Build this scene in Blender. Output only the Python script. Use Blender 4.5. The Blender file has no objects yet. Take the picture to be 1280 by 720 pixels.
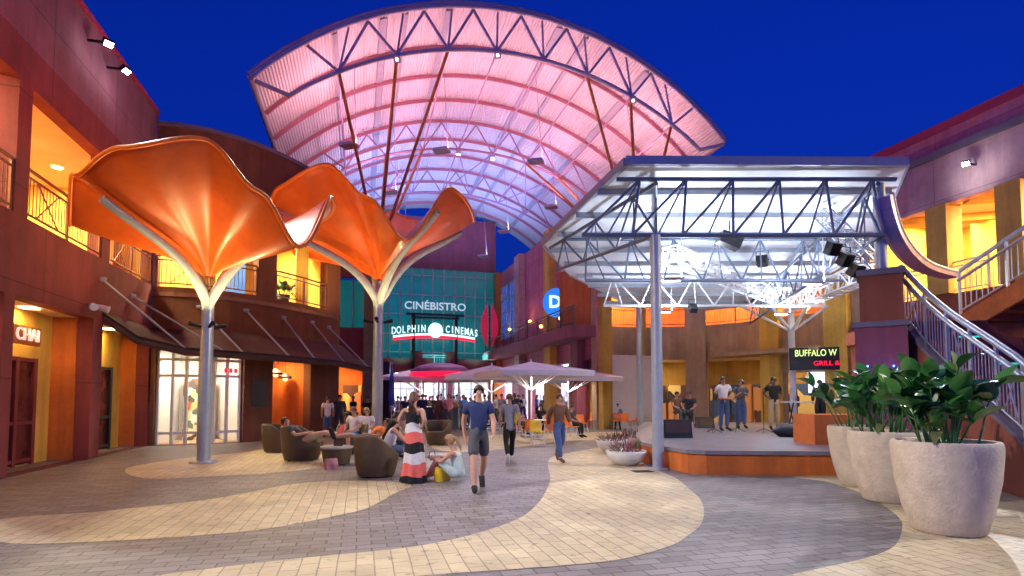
import bpy, math, random
from mathutils import Vector, Matrix
random.seed(7)
C = bpy.context.scene.collection
PI = math.pi
sin, cos = math.sin, math.cos
def R(a): return math.radians(a)
F = 700.0; TH = R(3); CZ = 1.6
# ---------------------------------------------------------------- survey helpers
def ray(px, py):
    u = (px-640)/F; v = (460.3-py)/F
    return Vector((u, cos(TH)-v*sin(TH), sin(TH)+v*cos(TH)))
def at(px, py, Y):
    r = ray(px, py); return Vector((0, 0, CZ)) + r*(Y/r.y)
def gr(px, py, z=0.0):
    r = ray(px, py); return Vector((0, 0, CZ)) + r*((z-CZ)/r.z)
# ---------------------------------------------------------------- materials
def nt(name):
    m = bpy.data.materials.new(name); m.use_nodes = True
    return m, m.node_tree.nodes, m.node_tree.links, m.node_tree.nodes['Principled BSDF']
def mat(name, col, rough=.6, metal=0, var=.12, scale=3.0, bump=.0, bscale=40, emis=None, es=0, coat=0, trans=0):
    m, N, L, b = nt(name)
    b.inputs['Roughness'].default_value = rough; b.inputs['Metallic'].default_value = metal
    if coat: b.inputs['Coat Weight'].default_value = coat
    if trans: b.inputs['Transmission Weight'].default_value = trans
    if var > 0:
        tc = N.new('ShaderNodeTexCoord'); n = N.new('ShaderNodeTexNoise'); n.inputs['Scale'].default_value = scale
        n.inputs['Detail'].default_value = 6; n.inputs['Roughness'].default_value = .65
        L.new(tc.outputs['Object'], n.inputs['Vector'])
        r = N.new('ShaderNodeValToRGB')
        r.color_ramp.elements[0].position = .3; r.color_ramp.elements[1].position = .7
        r.color_ramp.elements[0].color = [max(0, c*(1-var)) for c in col]+[1]
        r.color_ramp.elements[1].color = [min(1, c*(1+var)) for c in col]+[1]
        L.new(n.outputs['Fac'], r.inputs['Fac']); L.new(r.outputs['Color'], b.inputs['Base Color'])
        if bump:
            n2 = N.new('ShaderNodeTexNoise'); n2.inputs['Scale'].default_value = bscale; n2.inputs['Detail'].default_value = 4
            L.new(tc.outputs['Object'], n2.inputs['Vector'])
            bp = N.new('ShaderNodeBump'); bp.inputs['Strength'].default_value = bump; bp.inputs['Distance'].default_value = .02
            L.new(n2.outputs['Fac'], bp.inputs['Height']); L.new(bp.outputs['Normal'], b.inputs['Normal'])
    else:
        b.inputs['Base Color'].default_value = list(col)+[1]
    if emis:
        b.inputs['Emission Color'].default_value = list(emis)+[1]; b.inputs['Emission Strength'].default_value = es
    return m
def stucco(name, col, joint=0, var=.22):
    m, N, L, b = nt(name); tc = N.new('ShaderNodeTexCoord'); b.inputs['Roughness'].default_value = .85
    def noise(sc, vec=None, det=8):
        n = N.new('ShaderNodeTexNoise'); n.inputs['Scale'].default_value = sc; n.inputs['Detail'].default_value = det; n.inputs['Roughness'].default_value = .7
        if vec: mp = N.new('ShaderNodeMapping'); mp.inputs['Scale'].default_value = vec; L.new(tc.outputs['Object'], mp.inputs['Vector']); L.new(mp.outputs['Vector'], n.inputs['Vector'])
        else: L.new(tc.outputs['Object'], n.inputs['Vector'])
        return n
    def ramp(src, lo, hi, a, c):
        r = N.new('ShaderNodeValToRGB'); r.color_ramp.elements[0].position = lo; r.color_ramp.elements[1].position = hi
        r.color_ramp.elements[0].color = a; r.color_ramp.elements[1].color = c; L.new(src, r.inputs['Fac']); return r
    def mul(a, c, f):
        x = N.new('ShaderNodeMix'); x.data_type = 'RGBA'; x.blend_type = 'MULTIPLY'; x.inputs['Factor'].default_value = f; L.new(a, x.inputs['A']); L.new(c, x.inputs['B']); return x.outputs['Result']
    base = ramp(noise(.7).outputs['Fac'], .32, .68, [c*(1-var) for c in col]+[1], [min(1, c*(1+var)) for c in col]+[1]).outputs['Color']
    streak = ramp(noise(1.0, (2.6, 2.6, .22)).outputs['Fac'], .36, .6, (.62, .58, .56, 1), (1, 1, 1, 1)).outputs['Color']
    fine = ramp(noise(22).outputs['Fac'], .35, .65, (.86, .86, .86, 1), (1, 1, 1, 1)).outputs['Color']
    c = mul(mul(base, streak, .6), fine, .7)
    if joint:
        k = N.new('ShaderNodeTexBrick'); k.offset = 0; k.inputs['Scale'].default_value = 1; k.inputs['Brick Width'].default_value = joint; k.inputs['Row Height'].default_value = joint*.62; k.inputs['Mortar Size'].default_value = .012
        k.inputs['Color1'].default_value = (1, 1, 1, 1); k.inputs['Color2'].default_value = (.93, .93, .95, 1); k.inputs['Mortar'].default_value = (.45, .42, .42, 1)
        sp_ = N.new('ShaderNodeSeparateXYZ'); cb_ = N.new('ShaderNodeCombineXYZ'); L.new(tc.outputs['Object'], sp_.inputs[0]); L.new(sp_.outputs['Y'], cb_.inputs['X']); L.new(sp_.outputs['Z'], cb_.inputs['Y']); L.new(cb_.outputs[0], k.inputs['Vector'])
        c = mul(c, k.outputs['Color'], 1)
    L.new(c, b.inputs['Base Color'])
    bp = N.new('ShaderNodeBump'); bp.inputs['Strength'].default_value = .6; bp.inputs['Distance'].default_value = .02; L.new(noise(45).outputs['Fac'], bp.inputs['Height']); L.new(bp.outputs['Normal'], b.inputs['Normal'])
    return m
def paver(name, c1, c2, mortar, bw, bh, rot, rough=.42):
    m, N, L, b = nt(name)
    tc = N.new('ShaderNodeTexCoord'); mp = N.new('ShaderNodeMapping'); mp.inputs['Rotation'].default_value = (0, 0, rot)
    nz = N.new('ShaderNodeTexNoise'); nz.inputs['Scale'].default_value = 1.5
    L.new(tc.outputs['Object'], mp.inputs['Vector'])
    ad = N.new('ShaderNodeVectorMath'); ad.operation = 'MULTIPLY_ADD'
    L.new(tc.outputs['Object'], nz.inputs['Vector']); L.new(nz.outputs['Color'], ad.inputs[0])
    ad.inputs[1].default_value = (.03, .03, 0); L.new(mp.outputs['Vector'], ad.inputs[2])
    k = N.new('ShaderNodeTexBrick'); k.inputs['Scale'].default_value = 1
    k.inputs['Brick Width'].default_value = bw; k.inputs['Row Height'].default_value = bh
    k.inputs['Mortar Size'].default_value = .008; k.inputs['Mortar Smooth'].default_value = .3; k.inputs['Bias'].default_value = -.1
    k.inputs['Color1'].default_value = list(c1)+[1]; k.inputs['Color2'].default_value = list(c2)+[1]; k.inputs['Mortar'].default_value = list(mortar)+[1]
    L.new(ad.outputs[0], k.inputs['Vector'])
    n = N.new('ShaderNodeTexNoise'); n.inputs['Scale'].default_value = .8; n.inputs['Detail'].default_value = 8; n.inputs['Roughness'].default_value = .7
    L.new(tc.outputs['Object'], n.inputs['Vector'])
    mx = N.new('ShaderNodeMix'); mx.data_type = 'RGBA'; mx.blend_type = 'MULTIPLY'; mx.inputs['Factor'].default_value = .75
    g = N.new('ShaderNodeTexNoise'); g.inputs['Scale'].default_value = 7; g.inputs['Detail'].default_value = 5; L.new(tc.outputs['Object'], g.inputs['Vector']); gr_ = N.new('ShaderNodeValToRGB'); gr_.color_ramp.elements[0].position = .30; gr_.color_ramp.elements[0].color = (.55, .53, .5, 1); gr_.color_ramp.elements[1].position = .40
    L.new(g.outputs['Fac'], gr_.inputs['Fac']); m2 = N.new('ShaderNodeMix'); m2.data_type = 'RGBA'; m2.blend_type = 'MULTIPLY'; m2.inputs['Factor'].default_value = 1; L.new(k.outputs['Color'], m2.inputs['A']); L.new(gr_.outputs['Color'], m2.inputs['B'])
    r = N.new('ShaderNodeValToRGB'); r.color_ramp.elements[0].position = .3; r.color_ramp.elements[0].color = (.5, .48, .46, 1); r.color_ramp.elements[1].position = .65
    L.new(n.outputs['Fac'], r.inputs['Fac']); L.new(m2.outputs['Result'], mx.inputs['A']); L.new(r.outputs['Color'], mx.inputs['B'])
    L.new(mx.outputs['Result'], b.inputs['Base Color'])
    rr = N.new('ShaderNodeMapRange'); rr.inputs['To Min'].default_value = rough-.12; rr.inputs['To Max'].default_value = rough+.2
    L.new(n.outputs['Fac'], rr.inputs['Value']); L.new(rr.outputs['Result'], b.inputs['Roughness'])
    n3 = N.new('ShaderNodeTexNoise'); n3.inputs['Scale'].default_value = 60; L.new(tc.outputs['Object'], n3.inputs['Vector'])
    sb = N.new('ShaderNodeMath'); sb.operation = 'MULTIPLY_ADD'; sb.inputs[1].default_value = -1.0
    L.new(k.outputs['Fac'], sb.inputs[0]); L.new(n3.outputs['Fac'], sb.inputs[2])
    bp = N.new('ShaderNodeBump'); bp.inputs['Strength'].default_value = .5; bp.inputs['Distance'].default_value = .008
    L.new(sb.outputs[0], bp.inputs['Height']); L.new(bp.outputs['Normal'], b.inputs['Normal'])
    return m
def stripes(name, c1, c2, scale, axis='Z', rough=.7):
    m, N, L, b = nt(name); tc = N.new('ShaderNodeTexCoord'); w = N.new('ShaderNodeTexWave')
    w.bands_direction = axis; w.inputs['Scale'].default_value = scale; w.inputs['Distortion'].default_value = .6
    L.new(tc.outputs['Object'], w.inputs['Vector']); r = N.new('ShaderNodeValToRGB')
    r.color_ramp.elements[0].color = list(c1)+[1]; r.color_ramp.elements[1].color = list(c2)+[1]
    L.new(w.outputs['Fac'], r.inputs['Fac']); L.new(r.outputs['Color'], b.inputs['Base Color']); b.inputs['Roughness'].default_value = rough
    bp = N.new('ShaderNodeBump'); bp.inputs['Strength'].default_value = .4; bp.inputs['Distance'].default_value = .01
    L.new(w.outputs['Fac'], bp.inputs['Height']); L.new(bp.outputs['Normal'], b.inputs['Normal']); return m
def goods(name, cols, sx, sz, es, bright=.35):
    """merchandise on shelves, their light added as glow: a random cell colour mosaic on real shelf boxes"""
    m, N, L, b = nt(name); tc = N.new('ShaderNodeTexCoord'); mp = N.new('ShaderNodeMapping'); mp.inputs['Scale'].default_value = (sx, sx, sz)
    v = N.new('ShaderNodeTexVoronoi'); v.inputs['Scale'].default_value = 1; v.distance = 'CHEBYCHEV'
    L.new(tc.outputs['Object'], mp.inputs['Vector']); L.new(mp.outputs['Vector'], v.inputs['Vector'])
    s = N.new('ShaderNodeSeparateColor'); L.new(v.outputs['Color'], s.inputs['Color'])
    r = N.new('ShaderNodeValToRGB'); r.color_ramp.interpolation = 'CONSTANT'
    for i, c in enumerate(cols):
        e = r.color_ramp.elements[i] if i < 2 else r.color_ramp.elements.new(i/len(cols))
        e.position = i/len(cols); e.color = list(c)+[1]
    L.new(s.outputs['Red'], r.inputs['Fac']); L.new(r.outputs['Color'], b.inputs['Base Color']); b.inputs['Roughness'].default_value = .5
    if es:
        L.new(r.outputs['Color'], b.inputs['Emission Color']); b.inputs['Emission Strength'].default_value = es  # goods glow in their own colours to stand in for shelf light
    return m
def emit(name, col, s): return mat(name, [c*.8 for c in col], var=0, emis=col, es=s)
M = {}
M['maroon'] = stucco('maroon_stucco', (0.27, 0.055, 0.055), 3.2)
M['mauve'] = stucco('mauve_lit_stucco', (0.3, 0.12, 0.16), 3.2)  # purple light on the upper left wall, put into the stucco colour
M['brown'] = stucco('brown_stucco', (0.21, 0.075, 0.035), 0)
M['orange'] = stucco('orange_stucco', (0.62, 0.17, 0.035), 0)
M['orange_deep'] = stucco('orange_deep_stucco', (0.66, 0.17, 0.03), 0)
M['terra'] = stucco('terracotta_stucco', (0.33, 0.09, 0.045), 0)
M['plum'] = stucco('plum_stucco', (0.28, 0.075, 0.11), 0)
M['yellow'] = stucco('yellow_stucco', (0.8, 0.5, 0.09), 0)
M['ochre'] = stucco('ochre_stucco', (0.56, 0.34, 0.07), 0)
M['tan'] = stucco('tan_stucco', (0.5, 0.34, 0.2), 0)
M['cream'] = mat('cream_plaster', (.78, .62, .36), .8, var=.06)
M['pink'] = stucco('pink_stucco', (0.6, 0.18, 0.27), 3.5)
M['rose'] = stucco('rose_stucco', (0.6, 0.38, 0.38), 3.5)
M['coping'] = mat('crimson_coping', (.42, .04, .08), .6, var=.1)
M['band'] = mat('grey_band', (.16, .13, .17), .7, var=.1)
M['darkred'] = mat('dark_red_paint', (.2, .03, .03), .7, var=.15)
M['olive'] = stucco('olive_stucco', (0.22, 0.17, 0.09), 0)
M['iron'] = mat('dark_iron', (.09, .055, .045), .5, metal=.4, var=.2)
M['ironred'] = mat('bronze_rail', (.25, .12, .08), .45, metal=.5, var=.2)
M['galv'] = mat('galvanised_steel', (.5, .52, .58), .35, metal=.75, var=.12, scale=8)
M['steelgrey'] = mat('grey_painted_steel', (.34, .37, .44), .4, metal=.2, var=.1, scale=6)
M['bluesteel'] = mat('slate_dark_steel', (.13, .16, .24), .45, metal=.3, var=.1)
M['whitesteel'] = mat('white_painted_steel', (.75, .78, .82), .4, var=.06)
M['lilac'] = mat('lilac_painted_steel', (.38, .34, .48), .45, metal=.1, var=.08)
M['redbeam'] = mat('red_painted_beam', (.5, .19, .25), .5, var=.1)
M['rust'] = mat('rust_orange_strut', (.5, .18, .06), .55, var=.15)
M['deck'] = mat('white_corrugated_deck', (.76, .72, .74), .5, var=.06, scale=1.2)
M['strip'] = mat('grey_translucent_strip', (.42, .42, .5), .5, var=.1)
M['roofwhite'] = mat('white_roof_deck', (.72, .74, .8), .55, var=.08)
M['treesteel'] = mat('pale_steel_paint', (.46, .56, .58), .3, metal=.35, var=.1, scale=5, coat=.3)
M['membrane'] = mat('orange_fibreglass', (.68, .12, .015), .36, var=.22, scale=.9, coat=.2, bump=.1)
M['awning'] = mat('brown_awning_fabric', (.10, .045, .04), .85, var=.2, bump=.3)
M['black'] = mat('black_plastic', (.015, .015, .018), .5, var=.2)
M['blackmetal'] = mat('black_metal', (.02, .02, .022), .35, metal=.5, var=.1)
M['concrete'] = mat('speckled_concrete', (.6, .5, .38), .75, var=.16, scale=5, bump=.6, bscale=30)
M['soil'] = mat('dark_soil', (.03, .02, .012), .95, var=.4, scale=30, bump=1)
M['leaf'] = mat('dark_glossy_leaf', (.035, .15, .03), .3, var=.5, scale=3, coat=.25)
M['leaf2'] = mat('bright_leaf', (.07, .24, .04), .35, var=.4, scale=3, coat=.2)
M['croton'] = mat('purple_red_leaf', (.24, .045, .08), .4, var=.6, scale=12)
M['croton2'] = mat('olive_green_leaf', (.12, .14, .05), .45, var=.5, scale=12)
M['bowl'] = mat('white_glazed_bowl', (.78, .77, .72), .35, var=.06, scale=5)
M['wicker'] = stripes('brown_wicker', (.05, .03, .012), (.115, .072, .032), 14, 'Z', .55)
M['cushion'] = mat('dark_cushion', (.10, .06, .045), .9, var=.2, bump=.3)
M['cushpale'] = mat('pale_cushion', (.5, .45, .4), .9, var=.1, bump=.3)
M['orangeplastic'] = mat('orange_plastic', (.85, .2, .02), .35, var=.05)
M['yellowplastic'] = mat('yellow_plastic', (.9, .6, .03), .35, var=.05)
M['canvas'] = mat('lilac_white_canvas', (.78, .74, .77), .8, var=.08, bump=.2)
M['bluefabric'] = mat('blue_fabric', (.06, .10, .42), .8, var=.2)
M['skin'] = mat('skin_light', (.56, .30, .2), .55, var=.06)
M['skin2'] = mat('skin_tan', (.4, .2, .12), .55, var=.06)
M['skin3'] = mat('skin_brown', (.16, .075, .045), .55, var=.06)
M['hairdark'] = mat('dark_brown_hair', (.035, .018, .012), .5, var=.4, scale=25)
M['hairbrown'] = mat('brown_hair', (.12, .05, .025), .5, var=.4, scale=25)
M['hairblond'] = mat('blond_hair', (.36, .22, .1), .5, var=.3, scale=25)
M['glassteal'] = mat('teal_glazing', (.02, .1, .12), .12, var=.5, scale=.35, emis=(.0, .40, .44), es=.2)
M['glassblue'] = mat('blue_glazing', (.03, .08, .22), .12, var=.4, scale=.6, emis=(.05, .2, .75), es=.45)
M['glassdark'] = mat('dark_glazing', (.03, .035, .05), .08, var=.3, scale=.8)
M['glassred'] = mat('red_tinted_door_glass', (.12, .03, .03), .15, var=.5, scale=2.5)
M['mullion'] = mat('grey_mullion', (.3, .33, .36), .4, metal=.4, var=.05)
M['whitewall'] = mat('white_shop_wall', (.75, .72, .66), .7, var=.05)
M['warmlamp'] = emit('warm_lamp', (1, .78, .42), 9)
M['whitelamp'] = emit('white_lamp', (.85, .92, 1), 22)
M['floodlens'] = emit('flood_lens', (1, .97, .95), 60)
M['redneon'] = emit('red_neon', (1, .01, .05), 1.6)
M['whiteneon'] = emit('white_sign_light', (.7, 1, .93), 1.15)
M['cream_neon'] = emit('cream_neon_light', (1, .95, .55), 5)
M['greyletter'] = emit('silver_letters', (.55, .68, .75), .7)
M['pinklamp'] = emit('pink_lamp', (1, .25, .4), 8)
M['bluelamp'] = emit('blue_lamp', (.2, .25, 1), 10)
M['tealled'] = emit('teal_step_light', (.05, .75, .6), .9)
M['blueled'] = emit('blue_led', (.06, .15, 1), 12)
M['amber'] = emit('amber_pendant', (1, .5, .12), 7)
# ---------------------------------------------------------------- mesh builder
class MB:
    def __init__(s): s.v = []; s.f = []; s.m = []; s.mi = 0; s.sm = []
    def add(s, vs, fs, smooth=False):
        o = len(s.v); s.v += [Vector(p) for p in vs]
        for f in fs: s.f.append([i+o for i in f]); s.m.append(s.mi); s.sm.append(smooth)
    def quad(s, a, b, c, d): s.add([a, b, c, d], [(0, 1, 2, 3)])
    def box(s, c, size, rz=0):
        hx, hy, hz = [a/2 for a in size]; c = Vector(c); Mx = Matrix.Rotation(rz, 3, 'Z')
        vs = [c+Mx@Vector((x*hx, y*hy, z*hz)) for z in (-1, 1) for x, y in ((-1, -1), (1, -1), (1, 1), (-1, 1))]
        s.add(vs, [(3, 2, 1, 0), (4, 5, 6, 7), (0, 1, 5, 4), (1, 2, 6, 5), (2, 3, 7, 6), (3, 0, 4, 7)]); return s
    def frame(s, d, up=Vector((0, 0, 1))):
        d = d.normalized()
        if abs(d.dot(up)) > .99: up = Vector((0, 1, 0))
        x = d.cross(up).normalized(); return x, x.cross(d).normalized()
    def bar(s, a, b, w, h):
        a, b = Vector(a), Vector(b); x, y = s.frame(b-a); x, y = x*w/2, y*h/2
        s.add([a-x-y, a+x-y, a+x+y, a-x+y, b-x-y, b+x-y, b+x+y, b-x+y], [(3, 2, 1, 0), (4, 5, 6, 7), (0, 1, 5, 4), (1, 2, 6, 5), (2, 3, 7, 6), (3, 0, 4, 7)]); return s
    def tube(s, pts, r, n=8, caps=True, flat=1.0):
        pts = [Vector(p) for p in pts]; rs = r if isinstance(r, (list, tuple)) else [r]*len(pts); vs = []; fs = []
        for i, p in enumerate(pts):
            d = pts[min(i+1, len(pts)-1)]-pts[max(i-1, 0)]; x, y = s.frame(d)
            for k in range(n):
                a = 2*PI*k/n; vs.append(p+x*cos(a)*rs[i]+y*sin(a)*rs[i]*flat)
        for i in range(len(pts)-1):
            for k in range(n):
                fs.append((i*n+k, i*n+(k+1) % n, (i+1)*n+(k+1) % n, (i+1)*n+k))
        s.add(vs, fs, True)
        if caps:
            s.add(vs[:n], [tuple(range(n-1, -1, -1))]); s.add(vs[-n:], [tuple(range(n))])
        return s
    def lathe(s, prof, c=(0, 0, 0), n=24, sx=1, sy=1):
        c = Vector(c); vs = []; fs = []
        for r, z in prof:
            for k in range(n): vs.append(c+Vector((r*sx*cos(2*PI*k/n), r*sy*sin(2*PI*k/n), z)))
        for i in range(len(prof)-1):
            for k in range(n): fs.append((i*n+k, i*n+(k+1) % n, (i+1)*n+(k+1) % n, (i+1)*n+k))
        s.add(vs, fs, True); return s
    def prism(s, poly, z0, z1):
        n = len(poly); vs = [Vector((p[0], p[1], z0)) for p in poly]+[Vector((p[0], p[1], z1)) for p in poly]
        area = sum(poly[i][0]*poly[(i+1) % n][1]-poly[(i+1) % n][0]*poly[i][1] for i in range(n))
        a, b = tuple(range(n)), tuple(range(n, 2*n))
        if area > 0: a = a[::-1]
        else: b = b[::-1]
        fs = [a, b]
        for i in range(n):
            j = (i+1) % n; fs.append((i, j, j+n, i+n) if area > 0 else (j, i, i+n, j+n))
        s.add(vs, fs); return s
    def sph(s, c, r, n=10, sz=1):
        prof = [(max(1e-4, r*sin(PI*i/(n-2))), -r*sz*cos(PI*i/(n-2))) for i in range(n-1)]
        s.lathe(prof, c, n); return s
    def build(s, name, mt, parent=None, world=True, loc=None, rz=0):
        me = bpy.data.meshes.new(name); vs = s.v
        if parent is not None and world:
            inv = (Matrix.Translation(parent.location) @ Matrix.Rotation(parent.rotation_euler.z, 4, 'Z')).inverted()
            vs = [inv@v for v in s.v]
        me.from_pydata([tuple(v) for v in vs], [], s.f); me.update()
        for mm in (mt if isinstance(mt, (list, tuple)) else [mt]): me.materials.append(mm)
        me.polygons.foreach_set('material_index', s.m); me.polygons.foreach_set('use_smooth', s.sm)
        o = bpy.data.objects.new(name, me); C.objects.link(o)
        if parent is not None: o.parent = parent
        if loc is not None: o.location = loc; o.rotation_euler.z = rz
        return o
def tag(o, label=None, cat=None, group=None, kind=None):
    if label: o['label'] = label
    if cat: o['category'] = cat
    if group: o['group'] = group
    if kind: o['kind'] = kind
    return o
def thing(name, label, cat, loc=(0, 0, 0), rz=0, group=None):
    o = bpy.data.objects.new(name, None); o.empty_display_size = .2; C.objects.link(o); o.location = loc; o.rotation_euler.z = rz
    return tag(o, label, cat, group)
def copy_tree(o, parent=None):
    c = o.copy(); C.objects.link(c)
    if parent is not None: c.parent = parent
    for ch in [x for x in bpy.data.objects if x.parent == o]: copy_tree(ch, c)
    return c
def text(name, s, size, loc, rz, mt, parent, ext=.03, offset=0.0, shear=0, sx=1, align='CENTER', world=True):
    cu = bpy.data.curves.new(name, 'FONT'); cu.body = s; cu.size = size; cu.extrude = ext; cu.align_x = align; cu.align_y = 'CENTER'
    cu.offset = offset; cu.shear = shear; cu.resolution_u = 3
    t = bpy.data.objects.new('tmp', cu); C.objects.link(t)
    bpy.context.view_layer.update()
    me = bpy.data.meshes.new_from_object(t.evaluated_get(bpy.context.evaluated_depsgraph_get()))
    bpy.data.objects.remove(t); mx = Matrix.Translation(loc) @ Matrix.Rotation(rz, 4, 'Z') @ Matrix.Rotation(PI/2, 4, 'X') @ Matrix.Diagonal((sx, 1, 1, 1))
    if world: mx = (Matrix.Translation(parent.location) @ Matrix.Rotation(parent.rotation_euler.z, 4, 'Z')).inverted() @ mx
    me.transform(mx); me.materials.clear(); me.materials.append(mt)
    o = bpy.data.objects.new(name, me); C.objects.link(o); o.parent = parent; return o
# polyline helpers in plan
def slen(P): 
    a = [0]
    for i in range(len(P)-1): a.append(a[-1]+math.hypot(P[i+1][0]-P[i][0], P[i+1][1]-P[i][1]))
    return a
def pt(P, s, off=0):
    A = slen(P); s0 = s; s = min(max(s, 0), A[-1])
    for i in range(len(P)-1):
        if s <= A[i+1]+1e-9: break
    L = A[i+1]-A[i]; d = ((P[i+1][0]-P[i][0])/L, (P[i+1][1]-P[i][1])/L); k = s0-A[i]
    return (P[i][0]+d[0]*k-d[1]*off, P[i][1]+d[1]*k+d[0]*off)
def s_px(P, px):
    t = (px-640)/F; A = slen(P)
    for i in range(len(P)-1):
        a, b = P[i], P[i+1]; fa = a[0]-t*a[1]; fb = b[0]-t*b[1]
        if fa*fb <= 0 and abs(fa-fb) > 1e-9: return A[i]+(A[i+1]-A[i])*fa/(fa-fb)
    return 0 if abs(P[0][0]/P[0][1]-t) < abs(P[-1][0]/P[-1][1]-t) else A[-1]
def offset(P, d):
    out = []
    for i, p in enumerate(P):
        ds = []
        for a, b in ((i-1, i), (i, i+1)):
            if a >= 0 and b < len(P):
                L = math.hypot(P[b][0]-P[a][0], P[b][1]-P[a][1]); ds.append(((P[b][0]-P[a][0])/L, (P[b][1]-P[a][1])/L))
        nx = sum(-q[1] for q in ds); ny = sum(q[0] for q in ds); l = math.hypot(nx, ny)
        k = d/max(.6, l/len(ds)); out.append((p[0]+nx/l*k, p[1]+ny/l*k))
    return out
def wall(P, z0, z1, th, ops):
    """wall along polyline P (thickness th to its left), openings (s0,s1,za,zb)"""
    A = slen(P); S = sorted(set([round(x, 4) for x in A]+[round(min(max(o[k], 0), A[-1]), 4) for o in ops for k in (0, 1)]))
    Z = sorted(set([z0, z1]+[o[k] for o in ops for k in (2, 3) if z0 < o[k] < z1]))
    Q = offset(P, th); mb = MB()
    def both(s):
        for i in range(len(P)-1):
            if s <= A[i+1]+1e-6: break
        k = (s-A[i])/(A[i+1]-A[i]); f = lambda U: (U[i][0]+(U[i+1][0]-U[i][0])*k, U[i][1]+(U[i+1][1]-U[i][1])*k)
        return f(P), f(Q)
    def solid(i, j):
        if i < 0 or j < 0 or i >= len(S)-1 or j >= len(Z)-1: return False
        s = (S[i]+S[i+1])/2; z = (Z[j]+Z[j+1])/2
        return not any(o[0] < s < o[1] and o[2] < z < o[3] for o in ops)
    for i in range(len(S)-1):
        (a, a2), (b, b2) = both(S[i]), both(S[i+1])
        for j in range(len(Z)-1):
            if not solid(i, j): continue
            u, w = Z[j], Z[j+1]; V = lambda p, z: (p[0], p[1], z)
            mb.quad(V(a, u), V(b, u), V(b, w), V(a, w)); mb.quad(V(b2, u), V(a2, u), V(a2, w), V(b2, w))
            if not solid(i-1, j): mb.quad(V(a2, u), V(a, u), V(a, w), V(a2, w))
            if not solid(i+1, j): mb.quad(V(b, u), V(b2, u), V(b2, w), V(b, w))
            if not solid(i, j-1): mb.quad(V(a, u), V(a2, u), V(b2, u), V(b, u))
            if not solid(i, j+1): mb.quad(V(a, w), V(b, w), V(b2, w), V(a2, w))
    return mb
def sub(P, s0, s1):
    A = slen(P); out = [pt(P, s0)]
    for i, a in enumerate(A):
        if s0+.01 < a < s1-.01: out.append(P[i])
    out.append(pt(P, s1)); return out
def strip_slab(P, d0, d1, z0, z1):
    a, b = offset(P, d0) if d0 else P, offset(P, d1); return MB().prism(list(a)+list(b)[::-1], z0, z1)
def railing(P, z, h=1.05, sp=1.4, pick=.14, r=.025, slope=None, double=False, cross=False, off=0):
    """railing along a plan polyline; slope = z at every vertex of P when it is not level"""
    A = slen(P); mb = MB(); zz = slope or [z]*len(P)
    def zat(s):
        for i in range(len(P)-1):
            if s <= A[i+1]+1e-6: break
        return zz[i]+(zz[i+1]-zz[i])*(s-A[i])/(A[i+1]-A[i])
    def Q(s, dz): p = pt(P, s, off); return Vector((p[0], p[1], zat(s)+dz))
    ss = A if len(A) > 2 or slope else [0, A[-1]]
    for dz, rr in ((h, r*1.5), (h-.16, r), (.12, r))+(((h-.3, r*1.2),) if double else ()):
        for i in range(len(ss)-1): mb.tube([Q(ss[i], dz), Q(ss[i+1], dz)], rr, 6)
    n = max(1, round(A[-1]/sp))
    for i in range(n+1): mb.bar(Q(A[-1]*i/n, -.02), Q(A[-1]*i/n, h), .05, .05)
    k = int(A[-1]/pick)
    for i in range(1, k):
        s = A[-1]*i/k; mb.bar(Q(s, .12), Q(s, h-.16), .014, .014)
    if cross:
        for i in range(0, n, 2):
            a, b = A[-1]*(i+.25)/n, A[-1]*(i+.75)/n; mb.bar(Q(a, .14), Q(b, h-.18), .022, .022); mb.bar(Q(a, h-.18), Q(b, .14), .022, .022)
    return mb
LCOUNT = [0]
def area(loc, size, power, col, aim=None, spread=None, name='area_source'):
    l = bpy.data.lights.new(name, 'AREA'); l.energy = power; l.color = col; l.shape = 'DISK'; l.size = size
    if spread: l.spread = R(spread)
    o = bpy.data.objects.new(name, l); C.objects.link(o); o.location = loc
    d = (Vector(aim)-Vector(loc)) if aim is not None else Vector((0, 0, -1))
    o.rotation_euler = d.to_track_quat('-Z', 'Y').to_euler(); LCOUNT[0] += 1; return o
def spot(loc, aim, power, col, angle=60, blend=.6, size=.15, name='spot_source'):
    l = bpy.data.lights.new(name, 'SPOT'); l.energy = power; l.color = col; l.spot_size = R(angle); l.spot_blend = blend; l.shadow_soft_size = size
    o = bpy.data.objects.new(name, l); C.objects.link(o); o.location = loc
    o.rotation_euler = (Vector(aim)-Vector(loc)).to_track_quat('-Z', 'Y').to_euler(); return o
def gallery(par, P, depth, z0, z1, back, ceil, floor, col, watts, step, lampsize=.5, cols=None, back_off=0):
    strip_slab(P, .02, depth, z0-.28, z0).build('floor_slab', floor, par)
    strip_slab(P, .34, depth, z1, z1+.15).build('ceiling', ceil, par)
    Q = offset(P, depth); wall(Q, z0, z1, .15, []).build('back_wall', back, par)
    for k in (0, -1):
        a, b = offset(P, .36)[k], Q[k]; MB().bar((a[0], a[1], (z0+z1)/2), (b[0], b[1], (z0+z1)/2), .08, z1-z0).build('end_wall', back, par)
    step *= 1.5; watts *= 2.6; A = slen(P); n = max(1, round(A[-1]/step)); dl = MB()
    for i in range(n):
        s = A[-1]*(i+.5)/n; p = pt(P, s, depth*.5); MB().lathe([(.001, z1-.03), (.13, z1-.03), (.15, z1+.0)], (p[0], p[1], 0), 12).build('downlight', M['warmlamp'], par)
        area((p[0], p[1], z1-.06), lampsize, watts, col)
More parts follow.
